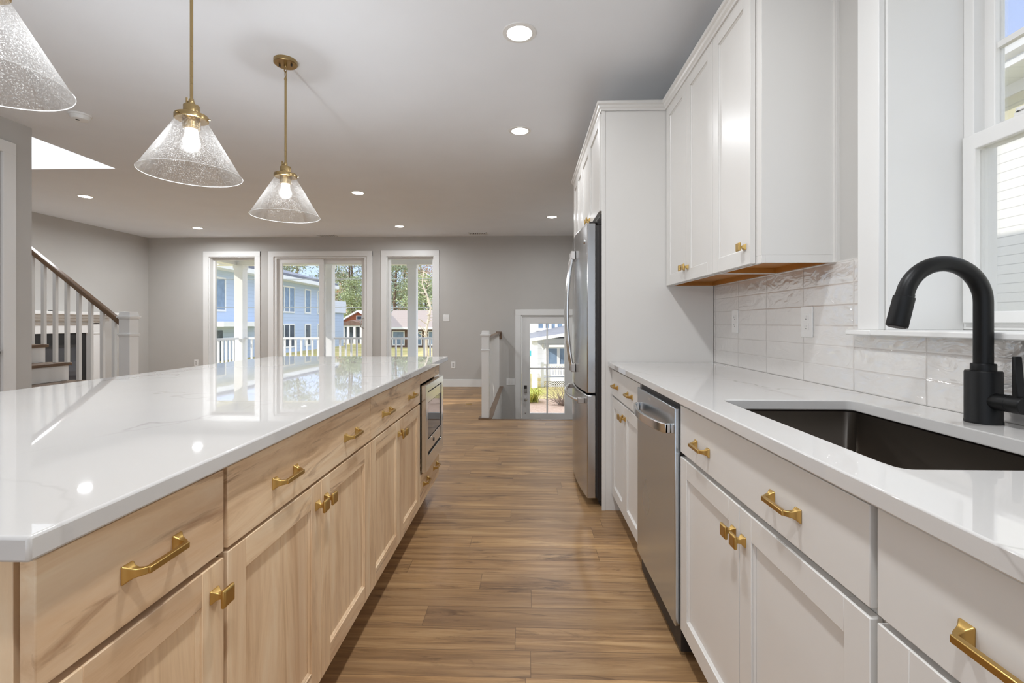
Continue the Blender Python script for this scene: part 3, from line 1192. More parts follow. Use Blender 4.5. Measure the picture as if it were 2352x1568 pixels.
# sink
e = thing('kitchen_sink', 'dark stainless undermount sink basin in the white countertop', 'sink', (0.805, 1.14, 0.66))
m = MB()
bm = m.bm
lv = [(0.006, 0.8825, 0.03), (0.006, 0.88, 0.03), (0.0, 0.878, 0.03), (-0.004, 0.70, 0.03), (-0.03, 0.672, 0.05), (-0.06, 0.665, 0.05)]
rings = []
for d, z, r in lv:
    rings.append([bm.verts.new((x, y, z)) for x, y in round_rect(SX0 - d - .004, SX1 + d + .004, SY0 - d - .004, SY1 + d + .004, r)])
for A, B in zip(rings, rings[1:]):
    n = len(A)
    for k in range(n):
        m.face([A[k], A[(k + 1) % n], B[(k + 1) % n], B[k]])
m.face(rings[-1])
m.build('basin', 'sink_steel', e, smooth=50)
m = MB()
m.lathe([(0.045, 0.6655), (0.043, 0.669), (0.036, 0.667), (0.0, 0.666)], (0.86, 1.14), 28)
m.build('drain', 'steel_bright', e)

# faucet
FX, FY = 1.093, 1.165
e = thing('kitchen_faucet', 'matte black gooseneck pull-down faucet standing behind the sink', 'faucet', (FX, FY, 0.913))
m = MB()
m.lathe([(0.0, 0.9135), (0.0355, 0.9135), (0.0355, 0.918), (0.0345, 0.92), (0.0345, 1.034), (0.033, 1.037), (0.0, 1.037)], (FX, FY), 32)
m.build('base', 'black_matte', e)
m = MB()
m.lathe([(0.0235, 1.036), (0.0235, 1.052), (0.0225, 1.054), (0.02, 1.054)], (FX, FY), 32)
m.build('collar', 'black_matte', e)
m = MB()
R = 0.0925
cz = 1.2
path = [(FX, FY, 1.05), (FX, FY, 1.12), (FX, FY, 1.17)]
for k in range(0, 27):
    a = math.radians(k * 6.5)
    path.append((FX - R + R * math.cos(a), FY, cz + R * math.sin(a)))
m.tube(path, 0.0185, 20)
m.build('neck', 'black_matte', e)
p1 = Vector(path[-1])
d = (p1 - Vector(path[-2])).normalized()
m = MB()
m.tube([p1 - d * .002, p1 + d * 0.004], 0.0195, 20)
m.tube([p1 + d * 0.004, p1 + d * 0.006, p1 + d * 0.075, p1 + d * 0.078], [0.0205, 0.022, 0.0225, 0.0215], 24)
sp = m.build('spray_head', 'black_matte', e)
m = MB()
m.tube([p1 + d * 0.078, p1 + d * 0.080], 0.018, 20)
m.build('nozzle', 'gasket_dark', sp)
m = MB()
hz = 0.968
m.lathe([(0.0, FY - 0.02), (0.0195, FY - 0.02), (0.0195, FY - 0.064), (0.0185, FY - 0.065), (0.0185, FY - 0.0665), (0.0195, FY - 0.0675), (0.0195, FY - 0.095), (0.018, FY - 0.097), (0.0, FY - 0.097)], (FX, hz), 28, 'y')
h = m.build('handle', 'black_matte', e)
m = MB()
m.hexa([(FX - .009, FY - 0.089, hz + .012), (FX + .009, FY - 0.089, hz + .012), (FX + .009, FY - 0.075, hz + .012), (FX - .009, FY - 0.075, hz + .012)],
       [(FX - .0085, FY - 0.081, hz + .108), (FX + .0085, FY - 0.081, hz + .108), (FX + .0085, FY - 0.074, hz + .108), (FX - .0085, FY - 0.074, hz + .108)])
m.build('lever', 'black_matte', h, 0.002)

# ------------------------------------------------------------------ wall cabinets
XU = 0.86


def wall_unit(label, y0, y1):
    e = thing('wall_cabinet', label, 'cabinet', (1.0, (y0 + y1) / 2, 1.375), 'white wall cabinets over the right counter')
    m = MB().mat('cabinet_white')
    m.box(XU + .0225, 1.148, y0, y1, 1.405, 2.452)
    t = 0.012
    m.box(XU + .0225, XU + .036, y0, y1, 1.376, 1.405).box(XU + .036, 1.148, y0, y0 + t, 1.376, 1.405).box(XU + .036, 1.148, y1 - t, y1, 1.376, 1.405)
    m.build('body', 'cabinet_white', e, 0.0008)
    m = MB()
    a, b = y0 + t, y1 - t
    m.box(XU + .036, 1.148, a, b, 1.401, 1.4049)
    m.box(XU + .036, XU + .040, a, b, 1.378, 1.401).box(1.136, 1.148, a, b, 1.378, 1.401)
    m.box(XU + .040, 1.136, a, a + .004, 1.378, 1.401).box(XU + .04, 1.136, b - .004, b, 1.378, 1.401)
    u = m.build('underside', 'under_brown', e)
    u['label'] = 'unpainted brown underside'
    return e


e = wall_unit('white two-door wall cabinet beside the refrigerator panel', 2.2085, 2.929)
add_door(e, -1, XU, 2.212, 2.567, 1.378, 2.455, V, V, (2.540, 1.448))
add_door(e, -1, XU, 2.570, 2.926, 1.378, 2.455, V, V, (2.597, 1.448))
e = wall_unit('white single-door wall cabinet with its plain side beside the sink window', 1.80, 2.208)
add_door(e, -1, XU, 1.842, 2.2085, 1.378, 2.455, V, V, (1.886, 1.448))
m = MB()
m.box(1.143, 1.1495, 1.788, 1.80, 1.376, 2.452).box(1.1495, XR, 1.786, 1.80, 1.376, 2.452)
m.build('scribe_strip', 'cabinet_white', e)

# tall refrigerator surround
XF = 0.458
e = thing('refrigerator_surround', 'white refrigerator surround: tall side panel and two-door cabinet over the refrigerator', 'cabinet', (0.8, 3.42, 0))
sp_ = box(0.478, 1.148, 2.931, 2.951, 0, 2.452).build('side_panel', 'cabinet_white', e, 0.001)
box(0.468, 0.4885, 2.927, 2.9305, 0.0, 2.452).build('edge_strip', 'cabinet_white', sp_, 0.001)
box(XF + .0225, 1.148, 2.953, 3.90, 1.84, 2.452).build('body', 'cabinet_white', e)
add_door(e, -1, XF, 2.958, 3.426, 1.845, 2.45, V, V, (3.392, 1.885), 0.06)
add_door(e, -1, XF, 3.429, 3.896, 1.845, 2.45, V, V, (3.462, 1.885), 0.06)
e = thing('pantry_cabinet', 'tall white pantry cabinet just beyond the refrigerator', 'cabinet', (0.8, 4.2, 0))
box(XF + .0225, 1.148, 3.902, 4.52, 0.10, 2.452).build('body', 'cabinet_white', e)
box(XF + .085, 1.148, 3.902, 4.52, 0, 0.10).build('toe_kick', 'cabinet_white', e)
for a, b, k in ((3.905, 4.208, 4.182), (4.212, 4.516, 4.238)):
    add_door(e, -1, XF, a, b, 1.50, 2.45, V, V, (k, 1.57))
    add_door(e, -1, XF, a, b, 0.105, 1.494, V, V, (k, 1.05))
# crown moulding: profile swept along the run
prof = [(0.0, 2.452), (-0.008, 2.452), (-0.010, 2.462), (-0.018, 2.470), (-0.022, 2.480), (-0.030, 2.486), (-0.030, 2.503), (0.0, 2.503)]
run = [(1.148, 1.80), (XU + 0.0, 1.80), (XU + 0.0, 2.929), (0.468, 2.929), (0.468, 4.525), (1.148, 4.525)]
m = MB()
rings = []
for i, (x, y) in enumerate(run):
    p = Vector((x, y))
    ds = []
    if i > 0:
        ds.append((p - Vector(run[i - 1])).normalized())
    if i < len(run) - 1:
        ds.append((Vector(run[i + 1]) - p).normalized())
    ns = [Vector((-q.y, q.x)) for q in ds]            # left of travel = outward here
    o = ns[0] if len(ns) == 1 else (ns[0] + ns[1]) / (1 + ns[0].dot(ns[1]))
    rings.append([m.bm.verts.new((x - o.x * d * -1 * -1, y - o.y * d * -1 * -1, z)) for d, z in prof])
for A, B in zip(rings, rings[1:]):
    n = len(A)
    for k in range(n):
        m.face([A[k], A[(k + 1) % n], B[(k + 1) % n], B[k]])
m.face(rings[0]), m.face(rings[-1][::-1])
tag(m.build('crown_molding', 'cabinet_white', smooth=0), 'white crown molding along the top of the upper and tall cabinets', 'molding')

# ------------------------------------------------------------------ refrigerator
e = thing('refrigerator', 'stainless french door refrigerator with bottom freezer beside the tall panel', 'refrigerator', (0.8, 3.42, 0))
fy0, fy1 = 2.975, 3.878
box(0.452, 1.12, fy0, fy1, 0.04, 1.765).build('body', 'gasket_dark', e, 0.004)


def bowed(mb, y0, y1, z0, z1, xs=0.385, xb=0.440, bulge=0.032, Y0=fy0, Y1=fy1, n=10):
    """door with a front that bows out across the whole width"""
    def X(y):
        f = (y - Y0) / (Y1 - Y0) * 2 - 1
        return xs - bulge * (1 - f * f)
    ys = [y0 + (y1 - y0) * k / n for k in range(n + 1)]
    pts = [(X(y), y) for y in ys] + [(xb, y1), (xb, y0)]
    return mb.prism(pts, 'z', z0, z1), X


FXS = 0
doors = []
for a, b in ((fy0, 3.4255), (3.4285, fy1)):
    m, FXS = bowed(MB(), a, b, 0.712, 1.775)
    doors.append(m.build('door', 'steel_fridge', e, 0.006, smooth=20))
m, FXS = bowed(MB(), fy0, fy1, 0.055, 0.700)
fz = m.build('freezer_drawer', 'steel_fridge', e, 0.006, smooth=20)
m = MB()
m.box(0.441, 0.452, fy0 + .004, fy1 - .004, 0.06, 1.76)
m.build('gasket', 'slot_dark', e)
for (y, dd) in ((3.375, doors[0]), (3.479, doors[1])):
    m = MB()
    pth = []
    for k in range(15):
        f = k / 14
        z = 0.83 + 0.80 * f
        x = FXS(y) - 0.018 - 0.040 * math.sin(PI * f) ** 0.8
        pth.append((x, y, z))
    m.tube(pth, 0.0125, 14)
    h = m.build('handle', 'steel_bright', dd)
    for z in (0.835, 1.63):
        MB().hexa([(FXS(y) - .001, y - .02, z - .03), (FXS(y) - .001, y + .02, z - .03), (FXS(y) - .001, y + .02, z + .03), (FXS(y) - .001, y - .02, z + .03)],
                  [(FXS(y) - .032, y - .017, z - .028), (FXS(y) - .032, y + .017, z - .028), (FXS(y) - .032, y + .017, z + .028), (FXS(y) - .032, y - .017, z + .028)]).build('handle_bracket', 'steel_side', h, 0.003)
m = MB()
pth = []
for k in range(19):
    f = k / 18
    y = 3.06 + 0.735 * f
    pth.append((FXS(y) - 0.024 - 0.034 * math.sin(PI * f) ** 0.8, y, 0.655))
m.tube(pth, 0.0125, 14)
h = m.build('handle', 'steel_bright', fz)
for y in (3.065, 3.79):
    box(FXS(y) - 0.04, FXS(y) + .002, y - 0.02, y + 0.02, 0.637, 0.673).build('handle_bracket', 'steel_side', h, 0.003)
m = MB()
m.lathe([(0.0135, FXS(3.05) + .002), (0.0135, FXS(3.05) - 0.0045), (0.0, FXS(3.05) - 0.0045)], (3.05, 1.67), 24, 'x')
m.build('badge', 'steel_bright', doors[0])
for y in (fy0 + 0.04, fy1 - 0.04):
    m = MB().box(0.40, 0.56, y - 0.03, y + 0.03, 1.776, 1.786).box(0.45, 0.56, y - 0.03, y + 0.03, 1.766, 1.80)
    m.build('hinge_cover', 'gasket_dark', e, 0.004)
box(0.47, 0.75, fy0 + .01, fy0 + 0.03, 1.80, 1.835).build('top_bracket', 'gasket_dark', e, 0.004)
m = MB()
m.box(0.47, 1.0, fy0 + .03, fy1 - .03, 0.0, 0.042)
m.build('base_grille', 'slot_dark', e)

# ------------------------------------------------------------------ plates on walls, ceiling fittings


def plate_back(name, label, cat, x, z, w, h, kind, wall='back'):
    """cover plate on the back wall (faces -y) or the tiled wall (faces -x)"""
    loc = (x, YB, z) if wall == 'back' else (XT, x, z)
    e = thing(name, label, cat, loc)

    def bx(a, b, c, d, t0, t1, nm, mat, bev=0.0, par=e):
        if wall == 'back':
            return box(x + a, x + b, YB - t1, YB - t0, z + c, z + d).build(nm, mat, par, bev)
        return box(XT - t1, XT - t0, x + a, x + b, z + c, z + d).build(nm, mat, par, bev)
    bx(-w / 2, w / 2, -h / 2, h / 2, 0.0, 0.006, 'cover_plate', 'plate_white', 0.002)
    if kind == 'outlet':
        for s in (-1, 1):
            f = bx(-0.0165, 0.0165, s * 0.0195 - 0.0145, s * 0.0195 + 0.0145, 0.006, 0.0075, 'receptacle', 'plate_grey' if wall == 'back' else 'plate_white', 0.001)
            for q in (-1, 1):
                bx(q * 0.0065 - 0.001, q * 0.0065 + 0.001, s * 0.0195 - 0.002, s * 0.0195 + 0.007, 0.0075, 0.0078, 'slot', 'slot_dark', 0, f)
            bx(-0.002, 0.002, s * 0.0195 - 0.010, s * 0.0195 - 0.006, 0.0075, 0.0078, 'ground_hole', 'slot_dark', 0, f)
    else:
        for k in range(kind):
            c = (k - (kind - 1) / 2) * 0.046
            bx(c - 0.0165, c + 0.0165, -0.033, 0.033, 0.006, 0.0085, 'rocker', 'plate_white', 0.0015)
    return e


plate_back('wall_outlet', 'white duplex outlet on the tiled backsplash nearest the window', 'outlet', 1.968, 1.155, 0.078, 0.125, 'outlet', 'tile')
plate_back('wall_outlet', 'white duplex outlet on the tiled backsplash nearest the refrigerator panel', 'outlet', 2.63, 1.16, 0.075, 0.125, 'outlet', 'tile')
plate_back('wall_outlet', 'white outlet low on the grey wall right of the windows', 'outlet', -1.307, 0.394, 0.075, 0.118, 'outlet')
plate_back('wall_outlet', 'white outlet low on the grey wall left of the windows', 'outlet', -6.047, 0.42, 0.075, 0.118, 'outlet')
plate_back('light_switch', 'white double switch plate on the grey wall right of the windows', 'switch', -1.434, 1.245, 0.116, 0.118, 2)
plate_back('light_switch', 'white triple switch plate low beside the entry door', 'switch', -0.268, 0.095, 0.15, 0.118, 3)

# floor outlet
m = MB()
m.box(-0.84, -0.765, 6.70, 6.76, 0.0, 0.004)
e = tag(m.build('floor_outlet', 'brass_gold', None, 0.001), 'small brass outlet cover set in the wood floor', 'outlet')

# recessed lights, two of them added out of view
e0 = thing('recessed_light', 'x', 'ceiling light', (0, 0, 0), 'recessed ceiling lights')
m = MB()
m.lathe([(0.066, 0.0), (0.068, -0.006), (0.090, -0.004), (0.092, 0.0), (0.066, 0.0)], n=36)
m.build('trim_ring', 'plate_white', e0)
m = MB()
m.lathe([(0.0, -0.003), (0.066, -0.003)], n=36)
m.build('lamp_disc', 'lamp_glow', e0)
lts = [((-0.033, 2.566), 'recessed ceiling light nearest the camera, in the aisle above the dishwasher'),
       ((-0.046, 3.873), 'recessed ceiling light in the aisle above the refrigerator front'),
       ((-2.016, 5.654), 'recessed ceiling light just right of the nearer whole pendant'),
       ((0.392, 7.021), 'recessed ceiling light over the stairwell, rightmost of the far ones'),
       ((-2.037, 7.63), 'recessed ceiling light in front of the window right of the patio door'),
       ((-0.03, 1.26), 'added unseen ceiling light brightening the near cabinets, just above the top of the picture'),  # added out of view to brighten the near cabinets
       ((-0.03, -0.05), 'added unseen ceiling light brightening the near counters, above the camera'),  # likewise added, unseen, as fill for island face and counters
       ((-5.448, 5.723), 'recessed ceiling light below the bright ceiling opening'),
       ((-5.404, 7.675), 'recessed ceiling light in front of the leftmost back window')]
first = True
for (x, y), lab in lts:
    o = e0 if first else dup(e0, (x, y, ZC), lab)
    if first:
        e0.location = (x, y, ZC)
        e0['label'] = lab
        WL[e0.name] = Vector((x, y, ZC))
        first = False
    ld = bpy.data.lights.new('ceiling_lamp', 'AREA')
    ld.shape = 'DISK'
    ld.size = 0.13
    ld.energy = LAMP_W * (1.05 if y < 2 else 0.28 if y < 3 else 0.4 if y < 4 else 1.0) * (2.1 if x < -5 else 1.0)
    ld.color = LAMP_C
    ld.spread = math.radians(172)              # the recessed can cuts off grazing light
    lo = bpy.data.objects.new('ceiling_lamp', ld)
    COL.objects.link(lo)
    lo.parent = o
    lo.location = (0, 0, -0.008)

# smoke detector
e = thing('smoke_detector', 'round white smoke detector on the ceiling left of the pendants', 'smoke detector', (-3.356, 3.483, ZC))
m = MB()
m.lathe([(0.0, ZC - 0.012), (0.068, ZC - 0.012), (0.07, ZC - 0.008), (0.07, ZC)], (-3.356, 3.483), 32)
m.build('base', 'plate_white', e)
m = MB()
m.lathe([(0.0, ZC - 0.045), (0.035, ZC - 0.045), (0.052, ZC - 0.038), (0.062, ZC - 0.018), (0.062, ZC - 0.012)], (-3.356, 3.483), 32)
m.build('cover', 'plate_white', e)
m = MB()
m.lathe([(0.0, ZC - 0.047), (0.012, ZC - 0.047), (0.012, ZC - 0.044)], (-3.356, 3.463), 16)
m.build('sensor', 'slot_dark', e)

for x, y, lab in ((-3.549, 8.409, 'slotted ceiling vent in front of the patio door'), (-0.83, 8.28, 'slotted ceiling vent in front of the blank grey wall')):
    e = thing('ceiling_vent', lab, 'vent', (x, y, ZC), 'ceiling vents by the back wall')
    m = MB()
    w, d = 0.16, 0.075
    m.box(x - w, x + w, y - d, y - d + .02, ZC - .008, ZC).box(x - w, x + w, y + d - .02, y + d, ZC - .008, ZC)
    m.box(x - w, x - w + .02, y - d, y + d, ZC - .008, ZC).box(x + w - .02, x + w, y - d, y + d, ZC - .008, ZC)
    m.build('frame', 'plate_white', e)
    box(x - w + .02, x + w - .02, y - d + .02, y + d - .02, ZC - .002, ZC).build('duct', 'slot_dark', e)
    m = MB()
    for k in range(9):
        xx = x - w + .03 + k * 0.032
        m.box(xx, xx + .012, y - d + .02, y + d - .02, ZC - .008, ZC - .003)
    m.build('louvre', 'plate_white', e)

# ------------------------------------------------------------------ pendants
pe = thing('pendant_light', 'brass and seeded glass cone pendant at the far end of the island', 'pendant light', (-1.435, 2.80, ZC), 'cone pendants over the island')
cx, cy = -1.435, 2.80
m = MB()
m.lathe([(0.0, ZC), (0.066, ZC), (0.066, ZC - 0.02), (0.062, ZC - 0.024), (0.0, ZC - 0.024)], (cx, cy), 36)
can = m.build('ceiling_canopy', 'brass_aged', pe)
m = MB()
for q in (-1, 1):
    m.lathe([(0.0, ZC - 0.034), (0.005, ZC - 0.033), (0.005, ZC - 0.024)], (cx + q * 0.036, cy), 12)
m.build('canopy_screw', 'slot_dark', can)
m = MB()
m.lathe([(0.009, ZC - 0.024), (0.009, ZC - 0.036), (0.005, ZC - 0.04), (0.0, ZC - .04)], (cx, cy), 14)
for k, (zz, ax) in enumerate(((ZC - 0.052, 0), (ZC - 0.083, 1))):
    pts = []
    for j in range(16):
        a = 2 * PI * j / 16
        u, v = 0.008 * math.cos(a), 0.019 * math.sin(a)
        pts.append((cx + (u if ax == 0 else 0), cy + (u if ax else 0), zz + v))
    m.tube(pts, 0.0028, 8, closed=True)
m.build('chain', 'brass_aged', pe)
ZT = 2.085                                       # top of socket cap
m = MB()
m.lathe([(0.0, ZC - 0.098), (0.006, ZC - 0.10), (0.0085, ZC - 0.112), (0.0065, ZC - 0.12), (0.0065, ZT + 0.03), (0.009, ZT + 0.026), (0.012, ZT + 0.012), (0.008, ZT), (0, ZT)], (cx, cy), 18)
m.build('rod', 'brass_aged', pe)
m = MB()
m.tube([(cx - 0.010, cy, ZT + 0.018), (cx - 0.020, cy, ZT + 0.018)], 0.004, 10)
m.tube([(cx - 0.021, cy, ZT + 0.008), (cx - 0.021, cy, ZT + 0.034)], 0.004, 10)
m.build('swivel_screw', 'brass_aged', pe)
m = MB()
m.lathe([(0.0, ZT), (0.029, ZT), (0.031, ZT - 0.003), (0.031, ZT - 0.043), (0.062, ZT - 0.043), (0.064, ZT - 0.046), (0.064, ZT - 0.062), (0.060, ZT - 0.064), (0.034, ZT - 0.060), (0.033, ZT - 0.10), (0.029, ZT - 0.102), (0.0, ZT - 0.102)], (cx, cy), 40)
m.build('socket_cap', 'brass_aged', pe)
m = MB()
for a in (0.3, 0.3 + 2 * PI / 3, 0.3 + 4 * PI / 3):
    c, s = math.cos(a), math.sin(a)
    m.tube([(cx + c * 0.062, cy + s * 0.062, ZT - 0.054), (cx + c * 0.072, cy + s * 0.072, ZT - 0.054)], 0.004, 10)
m.build('thumb_screw', 'brass_aged', pe)
ZRIM = 1.79
m = MB()
ro = [(0.058, ZT - 0.062), (0.062, ZT - 0.072), (0.191, ZRIM), (0.1935, ZRIM - .001), (0.1935, ZRIM + 0.002), (0.0645, ZT - 0.071), (0.0605, ZT - 0.061)]
m.mat('seeded_glass')
m.lathe(ro[:3], (cx, cy), 64)
m.mat('glass_rim')
m.lathe([(0.1912, ZRIM), (0.1925, ZRIM - 0.001), (0.1932, ZRIM + .0005), (0.192, ZRIM + 0.002)], (cx, cy), 64)
m.build('glass_shade', 'seeded_glass', pe, smooth=60)
m = MB()
m.lathe([(0.024, ZT - 0.102), (0.025, ZT - 0.125), (0.031, ZT - 0.145)], (cx, cy), 28)
bu = m.build('bulb_collar', 'bulb_frost', pe)
m = MB()
m.lathe([(0.031, ZT - 0.145), (0.033, ZT - 0.158), (0.030, ZT - 0.172), (0.020, ZT - 0.184), (0.0, ZT - 0.189)], (cx, cy), 28)
m.build('bulb', 'bulb_glow', pe)
p2 = dup(pe, (-1.435, 2.0, ZC), 'brass and seeded glass cone pendant in the middle, over the island')
p3 = dup(pe, (-1.435, 1.2, ZC), 'seeded glass cone pendant cut off by the top left of the picture')
for p in (pe, p2, p3):
    ld = bpy.data.lights.new('bulb_lamp', 'POINT')
    ld.energy = BULB_W
    ld.color = LAMP_C
    ld.shadow_soft_size = 0.03
    lo = bpy.data.objects.new('bulb_lamp', ld)
    COL.objects.link(lo)
    lo.parent = p
    lo.location = (0, 0, ZT - 0.215 - ZC)


# ------------------------------------------------------------------ balustrade beside the entry steps
def newel(mb, xc, yc, z0, ztop, w):
    h = w / 2
    mb.box(xc - h, xc + h, yc - h, yc + h, z0, ztop - 0.075)
    for z, q, t in ((ztop - 0.24, 0.010, 0.014), (ztop - 0.254, 0.005, 0.014)):
        mb.box(xc - h - q, xc + h + q, yc - h - q, yc + h + q, z, z + t)
    mb.box(xc - h - .006, xc + h + .006, yc - h - .006, yc + h + .006, ztop - 0.075, ztop - 0.062)
    mb.box(xc - h - .016, xc + h + .016, yc - h - .016, yc + h + .016, ztop - 0.062, ztop - 0.043)
    a, b = h + .004, h - .004
    mb.hexa([(xc - a, yc - a, ztop - .043), (xc + a, yc - a, ztop - .043), (xc + a, yc + a, ztop - .043), (xc - a, yc + a, ztop - .043)],
            [(xc - b, yc - b, ztop), (xc + b, yc - b, ztop), (xc + b, yc + b, ztop), (xc - b, yc + b, ztop)])
    return mb


e = thing('stair_balustrade', 'white balustrade with square newel and oak handrail along the entry stairwell', 'railing', (-0.48, 5.74, 0))
newel(MB(), -0.484, 5.745, 0.012, 1.06, 0.09).build('newel_post', 'trim_white', e, 0.002)
box(-0.565, -0.41, 5.668, 5.80, 0.0, 0.0118).build('newel_base', 'stair_oak', e, 0.002)
m = MB()
m.box(-0.512, -0.452, 5.79, YB - 0.02, 0.945, 0.985)
m.build('handrail', 'rail_oak', e, 0.008)
box(-0.53, -0.43, YB - 0.02, YB, 0.87, 1.0).build('rosette', 'rail_oak', e, 0.003)
n = 27
for k in range(n):
    y = 5.87 + k * 0.0985
    box(-0.497, -0.467, y - 0.015, y + 0.015, 0.012, 0.945).build('baluster', 'trim_white', e)

# ------------------------------------------------------------------ stair at the left
e = thing('staircase', 'stair with oak treads and white risers climbing behind the island on the left', 'stairs', (-4.6, 4.3, 0))
YS0, YS1 = 3.72, 4.80
XN = -3.735
for k in range(1, 10):
    z = 0.186 * k
    xn = XN - 0.251 * k
    m = MB()
    if k < 9:
        m.prism([(YS0, z), (YS1 + .035, z), (YS1 + .035, z - 0.03), (YS0, z - 0.03)], 'x', xn - 0.255, xn)
    else:
        m.box(xn - 0.6, xn, YS0, YS1 + .035, z - .03, z)
    m.build('tread', 'stair_oak', e, 0.006)
    box(xn - 0.045, xn - 0.025, YS0, YS1, z - 0.186 if k > 1 else 0, z - 0.03).build('riser', 'trim_white', e)
m = MB()
pts = [(XN - 0.251 - 0.03, 0.0)]
for k in range(1, 9):
    pts += [(XN - 0.251 * k - 0.028, 0.186 * k - 0.031), (XN - 0.251 * (k + 1) - 0.028, 0.186 * k - 0.031)]
pts += [(XN - 0.251 * 9 - 0.028, 0.186 * 9 - 0.031), (XN - 0.251 * 9 - .5, 0.186 * 9 - 0.031), (XN - 0.251 * 9 - .5, 0.0)]
m.prism(pts, 'y', YS1 + .001, YS1 + 0.02)
m.build('stringer', 'trim_white', e)
e = thing('stair_railing', 'white stair railing with sloping oak handrail and square newel, left of the windows', 'railing', (-4.11, 4.80, 0))
newel(MB(), -4.113, 4.808, 0.19, 1.268, 0.115).build('newel_post', 'trim_white', e, 0.002)
m = MB()
sl = (1.857 - 1.139) / (5.088 - 4.173)
xa, xb = -4.17, -5.35


def rz(x):
    return 1.139 + (-4.173 - x) * sl


yc = 4.808
m.hexa([(xa, yc - .03, rz(xa) - .03), (xa, yc + .03, rz(xa) - .03), (xa, yc + .03, rz(xa) + .03), (xa, yc - .03, rz(xa) + .03)],
       [(xb, yc - .03, rz(xb) - .03), (xb, yc + .03, rz(xb) - .03), (xb, yc + .03, rz(xb) + .03), (xb, yc - .03, rz(xb) + .03)])
m.build('handrail', 'rail_oak', e, 0.01)
yc = 4.795
for k in range(10):
    x = -4.255 - k * 0.1255
    kk = int((XN - (x + .016)) / 0.251)
    zb = 0.186 * max(1, kk) + .0005
    zt = rz(x) - 0.03 + 0.002
    t = 0.0155
    MB().hexa([(x - t, yc - t, zb), (x + t, yc - t, zb), (x + t, yc + t, zb), (x - t, yc + t, zb)],
              [(x - t, yc - t, zt + t * sl), (x + t, yc - t, zt - t * sl), (x + t, yc + t, zt - t * sl), (x - t, yc + t, zt + t * sl)]).build('baluster', 'trim_white', e)

# ------------------------------------------------------------------ fireplace on the left wall
e = thing('fireplace', 'white mantel fireplace with black firebox on the left wall behind the stair', 'fireplace', (XL, 6.7, 0))
yc = 6.55
m = MB()
m.box(XL, -6.64, yc - 1.03, yc + 1.03, 1.275, 1.32).box(XL, -6.69, yc - 0.97, yc + 0.97, 1.225, 1.275).box(XL, -6.72, yc - 0.93, yc + 0.93, 1.185, 1.225)
m.build('mantel_shelf', 'trim_white', e, 0.004)
m = MB()
m.box(XL, -6.78, yc - 0.80, yc + 0.80, 1.0, 1.185).box(XL, -6.765, yc - 0.80, yc + 0.80, 1.135, 1.155)
m.build('frieze', 'trim_white', e, 0.003)
for s in (-1, 1):
    ya = yc + s * 0.61
    yb = yc + s * 0.86
    m = MB().box(XL, -6.765, min(ya, yb), max(ya, yb), 0.0, 1.185)
    m.box(XL, -6.755, min(ya, yb) - .01, max(ya, yb) + .01, 0, 0.16).box(XL, -6.758, min(ya, yb) - .006, max(ya, yb) + .006, 0.98, 1.0)
    m.build('pilaster', 'trim_white', e, 0.003)
m = MB()
m.box(XL, -6.80, yc - 0.61, yc + 0.61, 0.0, 1.0)
m.build('surround', 'firebox_black', e)
m = MB()
m.box(-6.80, -6.775, yc - 0.48, yc + 0.48, 0.06, 0.10).box(-6.80, -6.775, yc - 0.48, yc + 0.48, 0.80, 0.83)
m.box(-6.80, -6.775, yc - 0.48, yc - 0.45, 0.1, 0.80).box(-6.80, -6.775, yc + 0.45, yc + 0.48, 0.1, 0.80)
m.build('firebox_frame', 'slot_dark', e)
box(-6.80, -6.79, yc - 0.45, yc + 0.45, 0.10, 0.80).build('firebox_glass', 'dark_glass', e)
m = MB()
m.lathe([(0.0, 1.3205), (0.05, 1.3205), (0.055, 1.335), (0.0, 1.34)], (-6.78, 6.62), 20)
tag(m.build('mantel_dish', 'slot_dark'), 'small dark dish lying on the white mantel', 'dish')

# ------------------------------------------------------------------ porch
PY0, PY1 = YB + 0.17, 11.0
e = thing('porch', 'white back porch with square columns and deck outside the windows', 'porch', (-4.0, 10, -0.1))
box(-7.4, -0.9, PY0, PY1 + .15, -0.25, -0.06).build('deck', 'concrete', e)
box(-7.4, -0.9, PY0, PY1 + .25, 2.70, 2.85).build('porch_ceiling', 'outside_white', e)
m = MB()
m.box(-7.4, -0.9, PY1 - .18, PY1 + .02, 2.50, 2.70).box(-6.9, -6.70, PY0, PY1 - .18, 2.50, 2.70).box(-1.2, -1.0, PY0, PY1 - .18, 2.5, 2.7)
m.build('beam', 'outside_white', e)
for x in (-6.66, -4.57, -2.61, -1.1):
    m = MB()
    y = PY1 - 0.08
    m.box(x - 0.10, x + 0.10, y - 0.10, y + 0.10, -0.06, 2.5)
    m.box(x - 0.12, x + 0.12, y - 0.12, y + 0.12, -0.06, 0.10).box(x - 0.115, x + 0.115, y - 0.115, y + 0.115, 2.42, 2.5)
    m.build('column', 'outside_white', e)
bays = [((-6.53, PY1 - .08), (-4.70, PY1 - .08), 'white porch railing seen through the patio door left half'),
        ((-4.44, PY1 - .08), (-2.74, PY1 - .08), 'white porch railing between the two middle porch columns'),
        ((-2.48, PY1 - .08), (-1.23, PY1 - .08), 'white porch railing seen through the window right of the patio door'),
        ((-6.66, PY0 + .05), (-6.66, PY1 - .21), 'white side porch railing seen through the leftmost window')]
